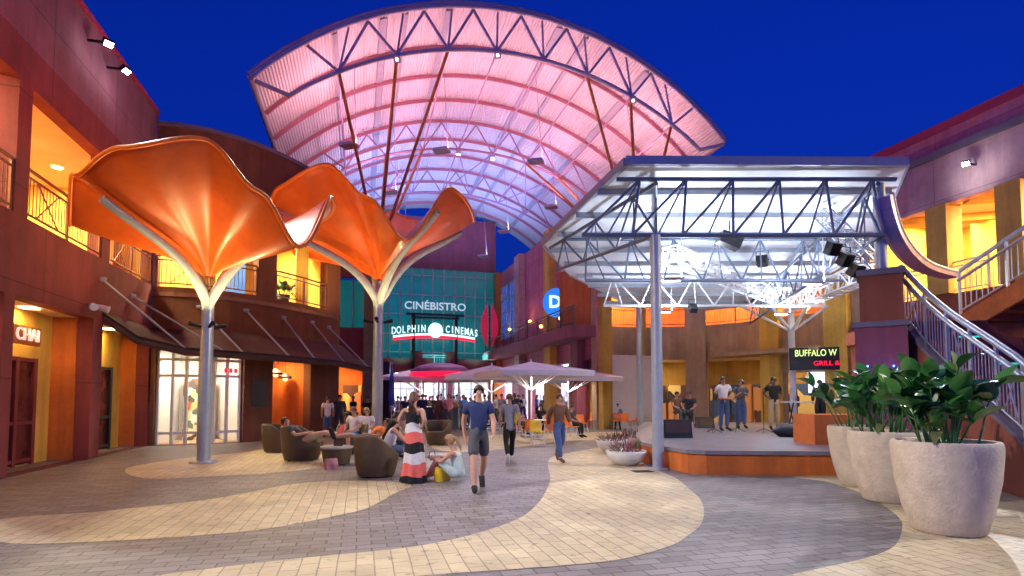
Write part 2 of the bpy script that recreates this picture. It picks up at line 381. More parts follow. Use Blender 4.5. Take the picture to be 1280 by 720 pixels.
# ================================================================= WORLD
sc = bpy.context.scene
w = bpy.data.worlds.new('World'); sc.world = w; w.use_nodes = True
N, L = w.node_tree.nodes, w.node_tree.links; bg = N['Background']
sky = N.new('ShaderNodeTexSky'); sky.sky_type = 'NISHITA'; sky.sun_disc = False; sky.sun_elevation = R(-2.5); sky.sun_rotation = R(200)
sky.ozone_density = 6; sky.air_density = .8; sky.dust_density = .2
mx = N.new('ShaderNodeMix'); mx.data_type = 'RGBA'; mx.blend_type = 'MULTIPLY'; mx.inputs['Factor'].default_value = 1
L.new(sky.outputs['Color'], mx.inputs['A']); mx.inputs['B'].default_value = (.03, .46, 1, 1)
L.new(mx.outputs['Result'], bg.inputs['Color']); bg.inputs['Strength'].default_value = 3.6
sl = bpy.data.lights.new('dusk_sun', 'SUN'); sl.energy = .02; sl.angle = R(20); sl.color = (.4, .5, 1)
so = bpy.data.objects.new('dusk_sun', sl); C.objects.link(so); so.rotation_euler = (R(70), 0, R(20))
vs = sc.view_settings; vs.view_transform = 'Standard'; vs.look = 'None'; vs.gamma = 1; vs.exposure = 0
# ================================================================= CAMERA
cam = bpy.data.cameras.new('camera'); co = bpy.data.objects.new('camera', cam); C.objects.link(co)
co.location = (0, 0, CZ); co.rotation_euler = (PI/2+TH, 0, 0); cam.sensor_width = 36; cam.lens = 36*F/1280; cam.shift_y = 100.3/1280
cam.clip_end = 600; sc.camera = co
# ================================================================= GROUND
AX = -.2714; ROT = math.atan(-AX)
M['pave_purple'] = paver('purple_pavers', (.27, .245, .25), (.165, .148, .152), (.055, .05, .05), .32, .16, -ROT, .45)
M['pave_cream'] = paver('cream_pavers', (.68, .58, .37), (.56, .47, .30), (.34, .28, .18), .34, .17, -ROT+R(90), .5)
tag(MB().prism([(-150, -60), (150, -60), (150, 240), (-150, 240)], -.1, 0).build('plaza_ground', M['pave_purple']), kind='structure')
def band(pix, z=.004):
    # resample with Catmull-Rom in plan so the edges run as smooth curves
    g = [gr(x, y) for x, y in pix]; n = len(g); out = []
    for i in range(n):
        p0, p1, p2, p3 = g[i-1], g[i], g[(i+1) % n], g[(i+2) % n]
        sharp = (p2-p1).length > 7 or (p1-p0).length > 7 or (p3-p2).length > 7
        for k in range(6):
            t = k/6
            if sharp: q = p1.lerp(p2, t)
            else: q = .5*((2*p1)+(p2-p0)*t+(2*p0-5*p1+4*p2-p3)*t*t+(3*p1-p0-3*p2+p3)*t**3)
            out.append((q.x, q.y))
    mb = MB(); mb.add([(a, b, z) for a, b in out], [tuple(range(len(out)))])
    o = mb.build('cream_paving', M['pave_cream']); tag(o, kind='structure')
    import bmesh
    bm = bmesh.new(); bm.from_mesh(o.data); bmesh.ops.triangulate(bm, faces=bm.faces[:]); 
    for f in bm.faces:
        if f.normal.z < 0: f.normal_flip()
    bm.to_mesh(o.data); bm.free()
band([(827, 590), (845, 598), (861, 611), (875, 624), (880, 639), (876, 656), (861, 669), (842, 681), (788, 697), (720, 706), (640, 712), (514, 721), (400, 735), (240, 748),
      (60, 742), (180, 722), (296, 707), (397, 696), (514, 684), (592, 668), (647, 649), (670, 632), (682, 615), (688, 598), (685, 582), (689, 572), (712, 566), (740, 561), (768, 556), (790, 552), (800, 566), (806, 580)])
band([(514, 607), (495, 616), (460, 635), (420, 645), (381, 653), (303, 665), (150, 676), (0, 678), (0, 650), (120, 640), (250, 626), (320, 614), (360, 606), (405, 602), (449, 601), (485, 602)])
band([(995, 596), (1030, 602), (1061, 611), (1090, 623), (1110, 636), (1124, 648), (1128, 659), (1120, 681), (1095, 694), (1061, 703), (983, 720), (900, 740), (1200, 790), (1500, 740), (1420, 640), (1240, 596), (1100, 590)])
band([(300, 566), (345, 560), (390, 563), (420, 571), (400, 584), (330, 592), (260, 596), (180, 598), (160, 585), (230, 573)])
band([(560, 547), (640, 543), (720, 541), (780, 540), (760, 548), (700, 552), (640, 560), (585, 565), (540, 560)])
# ================================================================= LEFT BUILDING
def LW(Y): return (-7.035+AX*Y, Y)
PL = [LW(4.0), LW(18.7)]
CURV = [(-12.1, 18.7), (-11.45, 18.82), (-10.7, 19.15), (-10.0, 19.7), (-9.4, 20.4), (-8.85, 21.35), (-8.35, 22.5), (-7.93, 23.8), (-7.7, 24.9)]
lb = thing('mall_building', 'maroon two-storey mall building on the left with yellow-lit balconies over shopfronts', 'building', (-12.1, 18.7, 0))
so_ = lambda px: s_px(PL, px)
up = [(.5, so_(-120), 5.35, 8.15), (so_(-100), so_(7), 5.35, 8.15), (so_(25), so_(121), 5.35, 8.15), (so_(131), so_(186.5), 5.35, 8.15)]
lo = [(.5, so_(-110), .01, 3.68), (so_(-90), so_(0), .01, 3.68), (so_(14), so_(114), .01, 3.68), (so_(126), so_(185), .01, 3.68)]
wall(PL, 0, 9.0, .35, lo+up).build('wall', M['maroon'], lb)
wall(PL, 9.0, 11.25, .35, []).build('upper_wall', M['mauve'], lb)
strip_slab(PL, -.05, .45, 11.25, 11.4).build('parapet_coping', M['coping'], lb)
c_ = lambda px: s_px(CURV, px)
upc = [(c_(190), c_(320), 5.35, 8.15), (c_(343), c_(407), 5.35, 8.15)]
loc_ = [(c_(193), c_(305), .01, 3.2), (c_(341), c_(388), .01, 3.2)]
wall(CURV, 0, 10.9, .35, loc_+upc).build('curved_wall', M['brown'], lb)
strip_slab(CURV, -.05, .45, 10.9, 11.05).build('curved_coping', M['band'], lb)
strip_slab(CURV, -.06, 0, 5.02, 5.16).build('string_course', M['ironred'], lb)
gallery(lb, PL, 4.0, 5.25, 8.45, M['yellow'], M['cream'], M['terra'], (1, .86, .5), 210, 2.9)
CU2 = CURV[1:]
gallery(lb, CURV, 3.2, 5.25, 8.4, M['yellow'], M['cream'], M['terra'], (1, .84, .48), 220, 2.6)
for P, ops in ((PL, up), (CURV, upc)):
    for o in ops:
        railing(sub(P, o[0]+.03, o[1]-.03), 5.36, 1.08, 1.5, .13, cross=True, off=.06).build('railing', M['ironred'], lb)
for px in (176, 60, -60):                                       # orange columns standing inside the gallery
    p = pt(PL, so_(px), 1.1); MB().box((p[0], p[1], 6.85), (.62, .62, 3.18), ROT).build('gallery_column', M['orange'], lb)
for px in (262, 330, 395):
    p = pt(CURV, c_(px), .8); MB().box((p[0], p[1], 6.83), (.5, .5, 3.14), .4).build('gallery_column', M['yellow'], lb)
p0 = pt(CURV, c_(205), 3.12); p1 = pt(CURV, c_(268), 3.12)
m = MB(); m.bar((p0[0], p0[1], 6.4), (p1[0], p1[1], 6.4), .06, 2.2); m.build('upper_shop_window', M['glassteal'], lb)
m = MB()
for k in range(6):
    q = [p0[i]+(p1[i]-p0[i])*k/5 for i in (0, 1)]; q2 = (q[0]+.05, q[1]-.1); m.bar((q2[0], q2[1], 5.3), (q2[0], q2[1], 7.5), .07, .07)
m.bar((p0[0]+.05, p0[1]-.1, 6.9), (p1[0]+.05, p1[1]-.1, 6.9), .06, .06); m.build('window_frame', M['whitesteel'], lb)
p0 = pt(CURV, c_(350), 3.1); p1 = pt(CURV, c_(385), 3.1)
MB().bar((p0[0], p0[1], 6.6), (p1[0], p1[1], 6.6), .06, 2.4).build('upper_shop_window', M['glassblue'], lb)
# shopfronts on the straight wall
def shopfront(o, rec, wallm, doorm, framem, lampcol, watts, ndoor=3, P=PL, z1=3.68):
    a, b = o[0], o[1]; q = sub(P, a-.3, b+.3)
    Q = offset(sub(P, a, b), rec); 
    A = slen(Q); n = ndoor; dz = 2.55; ops = [(A[-1]*.12, A[-1]*.78, .01, dz)]
    wall(Q, 0, z1, .12, ops).build('shopfront', wallm, lb)
    G = sub(Q, A[-1]*.12, A[-1]*.78); wall(offset(G, .05), 0, dz, .02, []).build('door_glass', doorm, lb)
    m = MB(); GA = slen(G)
    for k in range(n+1):
        p = pt(G, GA[-1]*k/n); m.bar((p[0], p[1], 0), (p[0], p[1], dz), .09, .09)
    for z in (.12, 1.0, dz-.05):
        m.bar((*pt(G, 0), z), (*pt(G, GA[-1]), z), .05, .08)
    m.build('door_frame', framem, lb)
    strip_slab(sub(P, a-.1, b+.1), .34, rec+.15, z1+.002, z1+.12).build('soffit', M['cream'], lb)
    p = pt(P, (a+b)/2, rec*.55+.1); area((p[0], p[1], z1-.05), .35, watts, lampcol)
    MB().box((p[0], p[1], z1-.02), (.3, .3, .03), ROT).build('soffit_light', M['warmlamp'], lb)
    # orange reveals
    for s, ss in ((a, 1), (b, -1)):
        e0, e1 = pt(P, s+ss*.015, .355), pt(P, s+ss*.015, rec+.1)
        MB().bar((e0[0], e0[1], z1/2), (e1[0], e1[1], z1/2), .03, z1-.02).build('reveal', M['orange'], lb)
    return Q
Q1 = shopfront(lo[2], .9, M['yellow'], M['glassred'], M['darkred'], (1, .62, .2), 45)
Q2 = shopfront(lo[3], .8, M['yellow'], M['glassred'], M['black'], (1, .62, .2), 40, 2)
Q3 = shopfront(lo[1], .9, M['ochre'], M['glassdark'], M['darkred'], (1, .55, .2), 15)
Q0 = shopfront(lo[0], .9, M['ochre'], M['glassdark'], M['darkred'], (1, .55, .2), 15)
# sign CHAI
def sgn(P, px, off): p = pt(P, s_px(P, px), off); return p
q = sgn(PL, 68, .62)
rzl = math.atan2(18.7-4, (LW(18.7)[0]-LW(4)[0]))   # direction of the wall
MB().box((q[0], q[1], 3.02), (1.15, .1, .42), rzl).build('sign_board', M['orange_deep'], lb)
text('sign_letters', 'CHAI', .40, (q[0]+.075*.965, q[1]+.075*.262, 3.02), rzl, emit('pale_sign_letters', (1, .75, .6), .75), lb, .02, .0)
# security light cluster + camera pods on the wall
p = pt(PL, so_(105), -.12); t = thing('wall_spotlight', 'small white twin spotlight on the maroon wall above the shop doors', 'wall light', (p[0], p[1], 3.95))
m = MB(); m.box((p[0], p[1], 3.95), (.1, .2, .1), ROT); m.build('bracket', M['whitesteel'], t)
m = MB(); m.tube([(p[0]+.05, p[1]-.1, 3.95), (p[0]+.25, p[1]-.28, 3.88)], [.07, .1]); m.tube([(p[0]+.05, p[1]+.1, 3.95), (p[0]+.28, p[1]+.2, 3.88)], [.07, .1]); m.build('lamp_head', M['whitesteel'], t)
# floodlights on upper wall
def flood(loc, out, aim, lab, power, col=(1, .95, .92)):
    loc = Vector(loc); out = Vector(out); t = thing('floodlight', lab, 'floodlight', loc)
    m = MB(); m.bar(loc, loc+out*.35, .05, .05); m.build('arm', M['blackmetal'], t)
    c = loc+out*.45; d = (Vector(aim)-c).normalized()
    m = MB(); m.bar(c-d*.06, c+d*.06, .24, .18); m.build('housing', M['blackmetal'], t)
    m = MB(); m.bar(c+d*.062, c+d*.07, .19, .13); m.build('lens', M['floodlens'], t)
    if power: spot(c+d*.12, aim, power, col, 58, 1, .12)
def onwall(P, px, py, off=0):
    x, y = pt(P, s_px(P, px), off); return at(px, py, y)
NW = (.965, .262, 0)
for px, py, tx, lab in ((92, 50, (-3, 9, 0), 'floodlight high on the purple-lit upper wall, nearer the roof edge corner, leftmost'), (118, 84, (-4, 14, 0), 'floodlight high on the purple-lit upper wall, right and lower of the pair')):
    x, y = pt(PL, so_(px)); z = at(px, py, y).z; flood((x, y, z), NW, tx, lab, 3500)
    spot((x+1.0, y+.4, z-.4), (x-.3, y+.2, z-.2), 25, (.95, .9, 1), 120, .9)
# rods and awning
IN = [LW(15.1), LW(16.9), (-12.05, 18.6), (-11.2, 18.85), (-10.3, 19.4), (-9.3, 20.45), (-8.75, 21.5), (-8.25, 22.7), (-7.8, 24.0), (-7.6, 25.0)]
OUT = [LW(15.15), (-10.75, 16.0), (-9.95, 17.0), (-9.3, 18.0), (-8.75, 19.0), (-8.1, 20.3), (-7.65, 21.4), (-7.15, 22.6), (-6.65, 24.0), (-6.2, 25.4)]
aw = thing('fabric_awning', 'long dark brown awning sweeping round the left building above the shops', 'awning', (-9, 19, 3))
m = MB(); n = len(IN)
zi = [3.92]*n; zo = [3.9, 3.35]+[3.1]*6+[3.0, 2.9]
vv = []
for i in range(n):
    for k in range(5):
        t = k/4; sag = -.12*sin(PI*t); vv.append((IN[i][0]*(1-t)+OUT[i][0]*t, IN[i][1]*(1-t)+OUT[i][1]*t, zi[i]*(1-t)+zo[i]*t+sag))
for i in range(n):
    vv.append((OUT[i][0], OUT[i][1], zo[i]-.22))
ff = [(i*5+k, i*5+k+1, (i+1)*5+k+1, (i+1)*5+k) for i in range(n-1) for k in range(4)]
ff += [(i*5+4, n*5+i, n*5+i+1, (i+1)*5+4) for i in range(n-1)]
m.add(vv, ff, True); awn = m.build('canopy_fabric', M['awning'], aw)
sm = awn.modifiers.new('solidify', 'SOLIDIFY'); sm.thickness = .03
m = MB(); m.tube([(OUT[i][0], OUT[i][1], zo[i]) for i in range(n)], .035, 6); m.build('front_tube', M['blackmetal'], aw)
for px, py, k, pl in ((121, 349, 2, 0), (160, 370, 3, 0), (247, 384, 3.6, 1), (305, 388, 5, 1), (352, 397, 6.1, 1), (388, 403, 7.4, 1), (409, 409, 8.6, 1)):
    P = CURV if pl else PL; x, y = pt(P, s_px(P, px), -.02); z = at(px, py, y).z; i = int(k); f = k-i
    e = Vector((*OUT[i], zo[i])).lerp(Vector((*OUT[i+1], zo[i+1])), f)
    m = MB(); m.tube([(x, y, z), e], .035, 6); m.lathe([(.001, -.08), (.11, -.05), (.11, .05), (.001, .08)], (x, y, z), 8); m.build('tie_rod', M['steelgrey'], aw)
# ground floor rooms under awning
def room(par, P, depth, z1, back, col, watts, step, clutter, ceil=M['cream'], floor=M['tan']):
    strip_slab(P, .36, depth, .005, .02).build('shop_floor', floor, par)
    strip_slab(P, .36, depth, z1, z1+.1).build('shop_ceiling', ceil, par)
    Q = offset(P, depth); wall(Q, 0, z1, .1, []).build('shop_back_wall', back, par)
    for k, sgn_ in ((0, 1), (-1, -1)):
        a, b = offset(P, .36)[k], Q[k]; MB().bar((a[0], a[1], z1/2), (b[0], b[1], z1/2), .06, z1).build('shop_side_wall', back, par)
    step *= 1.6; watts *= 1.8; A = slen(P); n = max(1, round(A[-1]/step)); dl = MB()
    for i in range(n):
        p = pt(P, A[-1]*(i+.5)/n, depth*.45); area((p[0], p[1], z1-.1), .7, watts, col); dl.box((p[0], p[1], z1-.04), (.5, .5, .05), .3)
    dl.build('shop_light_panel', M['warmlamp'] if col[2] < .6 else M['whitelamp'], par)
    if clutter:
        B = offset(P, depth-.3); AB = slen(B); k = max(1, int(AB[-1]/1.1))
        for i in range(k):
            p = pt(B, AB[-1]*(i+.5)/k); d = pt(B, AB[-1]*(i+.5)/k+.1); a = math.atan2(d[1]-p[1], d[0]-p[0])
            m = MB(); m.box((p[0], p[1], 1.15), (.98, .34, 2.3), a); m.build('goods_shelf', clutter, par)
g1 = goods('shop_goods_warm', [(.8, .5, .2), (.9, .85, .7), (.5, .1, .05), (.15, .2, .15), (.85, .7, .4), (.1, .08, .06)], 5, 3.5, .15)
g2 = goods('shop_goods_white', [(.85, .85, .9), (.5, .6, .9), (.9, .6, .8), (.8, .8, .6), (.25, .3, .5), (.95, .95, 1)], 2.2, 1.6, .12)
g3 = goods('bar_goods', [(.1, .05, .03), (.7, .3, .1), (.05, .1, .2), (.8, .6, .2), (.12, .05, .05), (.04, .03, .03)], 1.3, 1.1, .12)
room(lb, sub(CURV, c_(193)-.2, c_(305)+.15), 2.6, 3.25, M['whitewall'], (1, .86, .68), 60, 1.4, g1)
room(lb, sub(CURV, c_(341)-.1, c_(388)+.1), 2.2, 3.25, M['orange'], (1, .6, .25), 55, 1.2, g3)
# white shopfront frame of the store
W = sub(CURV, c_(195), c_(303)); m = MB(); A = slen(W)
for k in range(7):
    p = pt(W, A[-1]*k/6, .2); m.bar((p[0], p[1], 0), (p[0], p[1], 3.2), .09, .09)
Wf = offset(W, .2)
for z in (.4, 2.35, 2.9):
    for i in range(len(Wf)-1): m.bar((*Wf[i], z), (*Wf[i+1], z), .07, .09)
m.build('store_window_frame', M['whitesteel'], lb)
m = MB()
for k in range(3):                                               # red lettering board, unreadable in the photograph
    p = pt(CURV, c_(283+k*6), -.02); m.box((p[0]+.02, p[1]-.1, 2.55), (.1, .04, .16), .6)
m.build('red_sign_marks', M['redneon'], lb)
# round pendant lamps in the restaurant bay
for px, dz in ((352, 0), (368, .1), (382, -.05)):
    p = pt(CURV, c_(px), 1.0); m = MB(); m.tube([(p[0], p[1], 3.2), (p[0], p[1], 2.6+dz)], .012, 5); m.build('pendant_cord', M['black'], lb)
    m = MB(); m.lathe([(.05, .2), (.26, .05), (.28, -.03), (.24, -.03), (.04, .14)], (p[0], p[1], 2.45+dz), 14); m.build('pendant_shade', M['bluesteel'], lb)
    MB().sph((p[0], p[1], 2.42+dz), .1, 8).build('pendant_bulb', M['amber'], lb)
# menu frame on pier
p = pt(CURV, c_(324), -.04); MB().box((p[0]-.02, p[1]-.03, 1.75), (.55, .06, .95), .85).build('menu_frame', M['black'], lb)
# ================================================================= WING + CINEMA
wg = thing('side_wing', 'dark red wing with teal-lit upper window between the left building and the cinema', 'building', (-8.5, 29, 0))
WP = [(-7.35, 29.6), (-11.2, 29.0)]; WP = WP[::-1]
wq = lambda px: s_px(WP, px)
wall(WP, 0, 9.6, .4, [(.3, wq(461), .01, 3.6), (.3, wq(458), 5.3, 8.0)]).build('wall', M['darkred'], wg)
MB().box((-7.5, 29.6, 4.8), (.62, .8, 9.6), .1).build('corner_pier', M['olive'], wg)
wall([(-7.2, 29.7), (-11.35, 44.6)][::-1], 0, 9.6, .3, []).build('side_wall', M['darkred'], wg)
MB().bar((-11, 29.5, 6.6), (-7.7, 30.1, 6.6), .08, 2.6).build('upper_window', M['glassteal'], wg)
m = MB()
for k in range(5): x = -10.9+k*.8; m.bar((x, 29.4+k*.12, 5.3), (x, 29.4+k*.12, 8.0), .07, .07)
m.build('window_frame', M['mullion'], wg)
text('upper_sign', 'BAR', .5, (-9.0, 29.2, 6.0), .12, M['whiteneon'], wg) if 0 else None
room(wg, [(-11.1, 29.05), (-7.9, 29.5)], 2.6, 3.5, M['orange'], (1, .62, .25), 90, 1.6, g3)
# cinema
CP = [(-11.6, 44.3), (-1.4, 47.1)]
cn = thing('cinema_building', 'teal glass fronted cinema building closing the far end of the plaza', 'building', (-6, 46, 0))
cq = lambda px: s_px(CP, px)
cd = math.atan2(CP[1][1]-CP[0][1], CP[1][0]-CP[0][0])
wall(CP, 0, 3.9, .4, [(.5, cq(520), .01, 3.2), (cq(524), cq(560), .01, 3.2), (cq(566), cq(612), .01, 3.2)]).build('ground_wall', M['plum'], cn)
wall(CP, 12.2, 16.5, .4, []).build('top_wall', M['plum'], cn)
wall(offset(CP, .15), 3.9, 12.2, .06, []).build('glass_wall', M['glassteal'], cn)
m = MB(); A = slen(CP)
for k in range(13):
    p = pt(CP, A[-1]*k/12, .02); m.bar((p[0], p[1], 3.9), (p[0], p[1], 12.2), .12, .12)
for z in (5.3, 6.8, 8.4, 10.0, 11.6): m.bar((*pt(CP, 0, .05), z), (*pt(CP, A[-1], .05), z), .09, .09)
m.build('mullion_grid', M['mullion'], cn)
strip_slab(CP, -.9, .1, 3.55, 3.85).build('terrace_slab', M['darkred'], cn)
wall(offset(CP, -.9), 3.85, 4.75, .15, [(cq(540), cq(556), 4.0, 4.8)]).build('terrace_parapet', M['darkred'], cn)
for px in (519, 562): 
    p = pt(CP, cq(px), -.9); MB().box((p[0], p[1], 4.55), (.9, .5, 1.5), cd).build('terrace_pier', M['darkred'], cn)
railing(sub(offset(CP, -.85), cq(522), cq(560)), 4.0, 1.0, 1.0, .2).build('terrace_railing', M['whitesteel'], cn)
room(cn, CP, 4, 3.4, M['whitewall'], (.85, .88, 1), 110, 2.6, g2, ceil=M['whitewall'], floor=M['whitewall'])
for px in (493, 533, 575, 600): 
    p = pt(CP, cq(px), 1.2); area((p[0], p[1], 11.5), 1.2, 350, (.1, .8, .75), aim=(p[0], p[1]-2, 4))
for px in (500, 545, 590):
    p = pt(CP, cq(px), -2.2); spot((p[0], p[1], 4.2), (*pt(CP, cq(px), .2), 8), 130, (.1, .9, .8), 120)
for a, b in ((482, 520), (524, 560), (566, 612)):
    wf = sub(offset(CP, .1), cq(a)+.1, cq(b)-.1); A = slen(wf); m = MB(); k_ = max(2, round(A[-1]/1.3))
    for k in range(k_+1): p = pt(wf, A[-1]*k/k_); m.bar((p[0], p[1], 0), (p[0], p[1], 3.2), .1, .1)
    for z in (.5, 2.3): m.bar((*pt(wf, 0), z), (*pt(wf, A[-1]), z), .08, .1)
    m.build('shop_window_frame', M['steelgrey'], cn)
for px in (500, 540, 586):
    p = pt(CP, cq(px), -.5); area((p[0], p[1], 3.48), .8, 230, (.8, .92, 1), aim=(p[0], p[1]-4, 0)); MB().box((p[0], p[1], 3.52), (.8, .4, .05), cd).build('added_canopy_light', M['whitelamp'], cn)  # added lamps under the terrace, to brighten shopfronts and crowd
# marquee
mq = thing('cinema_marquee', 'white neon cinema sign with round disc above the terrace', 'sign', (*pt(CP, cq(541), -1.3), 3.85))
bx, by = pt(CP, cq(541), -1.3); dv = Vector((cos(cd), sin(cd), 0))
def mp_(u, z, o=0): return Vector((bx, by, z))+dv*u+Vector((sin(cd), -cos(cd), 0))*o
m = MB()
for u in (-1.7, 1.7): m.bar(mp_(u, 3.87), mp_(u, 8.3), .22, .22)
m.bar(mp_(-2.3, 8.2), mp_(2.3, 8.2), .5, .14); m.bar(mp_(-1.9, 7.95), mp_(1.9, 7.95), .4, .14); m.build('sign_frame', M['blackmetal'], mq)
text('small_sign_letters', 'CIN\u00c9BISTRO', .85, mp_(0, 8.85, .1), cd, M['greyletter'], mq, .05, .01, sx=1.05)
# arc base strip
m = MB(); pts = [mp_(u, 6.35-.028*abs(u)**2*.9+.28, .06) for u in [x*.25-3.3 for x in range(27)]]
for i in range(len(pts)-1): m.bar(pts[i]-Vector((0, 0, .0)), pts[i+1], .12, .16)
m.build('neon_arc', M['whiteneon'], mq)
m = MB()
for i in range(len(pts)-1): m.bar(pts[i]-Vector((0, 0, .2)), pts[i+1]-Vector((0, 0, .2)), .1, .2)
m.build('red_arc', M['redneon'], mq)
def arc_word(s, u0, u1, nm):
    for i, ch in enumerate(s):
        u = u0+(u1-u0)*i/(len(s)-1); text(nm, ch, .8, mp_(u, 7.06-.025*u*u, .12), cd, M['whiteneon'], mq, .04, .012, sx=.62 if ch != 'I' else .8)
arc_word('DOLPHIN', -3.25, -.95, 'letter'); arc_word('CINEMAS', .98, 3.3, 'letter')
m = MB(); c = mp_(0, 6.95, .2); seg = 28; vv = [c+dv*.58*cos(2*PI*k/seg)+Vector((0, 0, .6*sin(2*PI*k/seg))) for k in range(seg)]
vb = [v+Vector((sin(cd), -cos(cd), 0))*-.2 for v in vv]; m.add(vv+vb, [tuple(range(seg))]+[(k, k+seg, (k+1) % seg+seg, (k+1) % seg) for k in range(seg)]); m.build('round_disc', M['whiteneon'], mq)
# ================================================================= RIGHT RANGE
PR = [(-1.1, 47.1), (4.3, 28.5)]
rb = thing('far_right_building', 'pink and purple arcade range with orange pilasters leading to the cinema', 'building', (2, 38, 0))
rq = lambda px: s_px(PR, px)
wall(PR, 0, 12, .35, [(rq(626), rq(640), .01, 3.5), (rq(643), rq(660), .01, 3.5), (rq(664), rq(690), .01, 3.5), (rq(695), rq(725), .01, 3.6), (rq(729), rq(743), .01, 3.6)]).build('wall', M['pink'], rb)
for px, mm, wd in ((625, 'orange', .8), (653, 'rose', .8), (692, 'yellow', .7), (727, 'plum', .6)):
    p = pt(PR, rq(px), -.2); MB().box((p[0], p[1], 6.0), (.5, wd*1.6, 12), ROT).build('pilaster', M[mm], rb)
for a, b, z0, z1 in ((627, 636, 6.3, 10.6), (638, 648, 6.3, 10.6)):
    w_ = sub(offset(PR, -.06), rq(a), rq(b)); f = MB(); A = slen(w_)
    wall(w_, z0, z1, .04, []).build('blue_window', M['glassblue'], rb)
    for k in range(4): p = pt(w_, A[-1]*k/3, -.03); f.bar((p[0], p[1], z0), (p[0], p[1], z1), .1, .1)
    for k in range(5): z = z0+(z1-z0)*k/4; f.bar((*pt(w_, 0, -.03), z), (*pt(w_, A[-1], -.03), z), .08, .08)
    f.build('window_frame', M['mullion'], rb)
strip_slab(PR, -1.3, .0, 4.7, 5.3).build('balcony_slab', M['plum'], rb)
railing(offset(PR, -1.2), 5.3, 1.0, 2.0, .2).build('balcony_railing', M['iron'], rb)
room(rb, PR, 3.2, 3.7, M['whitewall'], (.75, .78, 1), 90, 3, g2, ceil=M['whitewall'], floor=M['whitewall'])
for px, py in ((666, 402), (705, 398), (640, 412), (680, 408)):   # small wall lamps on balcony
    p = pt(PR, rq(px), -.14); z = at(px, py, p[1]).z; MB().sph((p[0]-.05, p[1], z), .12, 8).build('wall_lamp', M['amber'], rb); spot((p[0]-.5, p[1]-.1, z), (p[0], p[1], z+2), 30, (1, .5, .2), 130)
# red two-lobed banner emblem
p = pt(CP, cq(608.5), -1.0); em = thing('claw_sign', 'tall red two-lobed wall sign beside the cinema glass', 'sign', (p[0], p[1], 4.5))
for sg in (-1, 1):
    m = MB(); vv = []; n = 14
    for k in range(n+1):
        t = k/n; z = 5.7+t*3.6; w0 = .1+.1*abs(t-.5); w1 = .12+.6*sin(PI*t)**.8
        vv += [p[0]+sg*w0, p[1], z, p[0]+sg*w1, p[1], z]
    V = [Vector(vv[i*3:i*3+3]) for i in range(2*(n+1))]; V2 = [v+Vector((0, -.2, 0)) for v in V]; k2 = len(V)
    m.add(V+V2, [(2*i, 2*i+1, 2*i+3, 2*i+2) for i in range(n)]+[(k2+2*i, k2+2*i+2, k2+2*i+3, k2+2*i+1) for i in range(n)]+[(2*i+1, k2+2*i+1, k2+2*i+3, 2*i+3) for i in range(n)]+[(2*i, 2*i+2, k2+2*i+2, k2+2*i) for i in range(n)])
    m.build('red_lobe', mat('red_lobe_panel', (.6, .01, .04), .4, var=.1, emis=(1, .02, .08), es=.25), em)
MB().bar((p[0], p[1], 4.6), (p[0], p[1]+.1, 9.2), .1, .1).build('sign_post', M['blackmetal'], em)
MB().lathe([(.001, 5.5), (.45, 5.3), (.62, 5.0), (.6, 4.7), (.001, 4.65)], (p[0], p[1], 0), 16).build('white_dome', M['whitewall'], em)
# round blue sign
p = pt(PR, rq(705), -.5); rs = thing('round_sign', 'round blue sign with a white letter on the pink wall', 'sign', (p[0], p[1], 7.6))
zc = at(704, 378, p[1]).z
m = MB(); seg = 26; dn = Vector((sin(0.0), -1, 0)); vv = [Vector((p[0]+.75*cos(2*PI*k/seg), p[1], zc+.85*sin(2*PI*k/seg))) for k in range(seg)]; vb = [v+Vector((0, .15, 0)) for v in vv]
m.add(vv+vb, [tuple(range(seg))]+[(k, k+seg, (k+1) % seg+seg, (k+1) % seg) for k in range(seg)]); m.build('disc', mat('blue_sign_face', (.02, .15, .6), .4, var=0, emis=(.02, .25, 1), es=.8), rs)
text('letter', 'D', 1.0, (p[0]-.05, p[1]-.05, zc), 0, M['whiteneon'], rs, .03, .03)
MB().box((p[0]+1.05, p[1]-.05, zc+.1), (.7, .1, .6)).build('teal_flag', mat('teal_panel', (.0, .35, .3), .5, emis=(0, .6, .5), es=.4), rs)
# curved right facade behind stage
CR = [(4.3, 28.5), (5.4, 29.35), (6.8, 29.8), (8.4, 29.6), (9.9, 29.05), (11.2, 28.0), (12.5, 26.3), (13.5, 24.6), (14.6, 22.6)]
cb = thing('curved_building', 'curved yellow and tan building with orange balcony behind the stage', 'building', (9.5, 29, 0))
rr = lambda px: s_px(CR, px)
upr = [(rr(762), rr(800), 5.35, 8.3), (rr(806), rr(858), 5.35, 8.3), (rr(882), rr(957), 5.35, 8.3), (rr(977), rr(1040), 5.35, 8.3)]
lor = [(rr(764), rr(858), .01, 3.6), (rr(884), rr(955), .01, 3.6), (rr(980), rr(1040), .01, 2.75)]
wall(CR, 0, 11, .35, upr+lor).build('wall', M['tan'], cb)
strip_slab(CR, -.05, .45, 11, 11.15).build('parapet_coping', M['coping'], cb)
gallery(cb, CR, 2.6, 5.25, 8.5, M['orange'], M['cream'], M['terra'], (1, .7, .32), 200, 2.8)
for o in upr: railing(sub(CR, o[0]+.02, o[1]-.02), 5.36, 1.05, 1.5, .12, off=.05).build('balcony_railing', M['ironred'], cb)
for px, mm, wd in ((753, 'ochre', .7), (803, 'ochre', .35), (870, 'tan', 1.0), (967, 'yellow', .9), (1052, 'yellow', 1.0)):
    p = pt(CR, rr(px), -.12); d = pt(CR, rr(px)+.05, -.12); MB().box((p[0], p[1], 5.5), (wd, .5, 11.0), math.atan2(d[1]-p[1], d[0]-p[0])).build('pilaster', M[mm], cb)
room(cb, sub(CR, rr(764)-.1, rr(1040)+.1), 3, 3.62, M['ochre'], (1, .75, .5), 32, 3, g3)
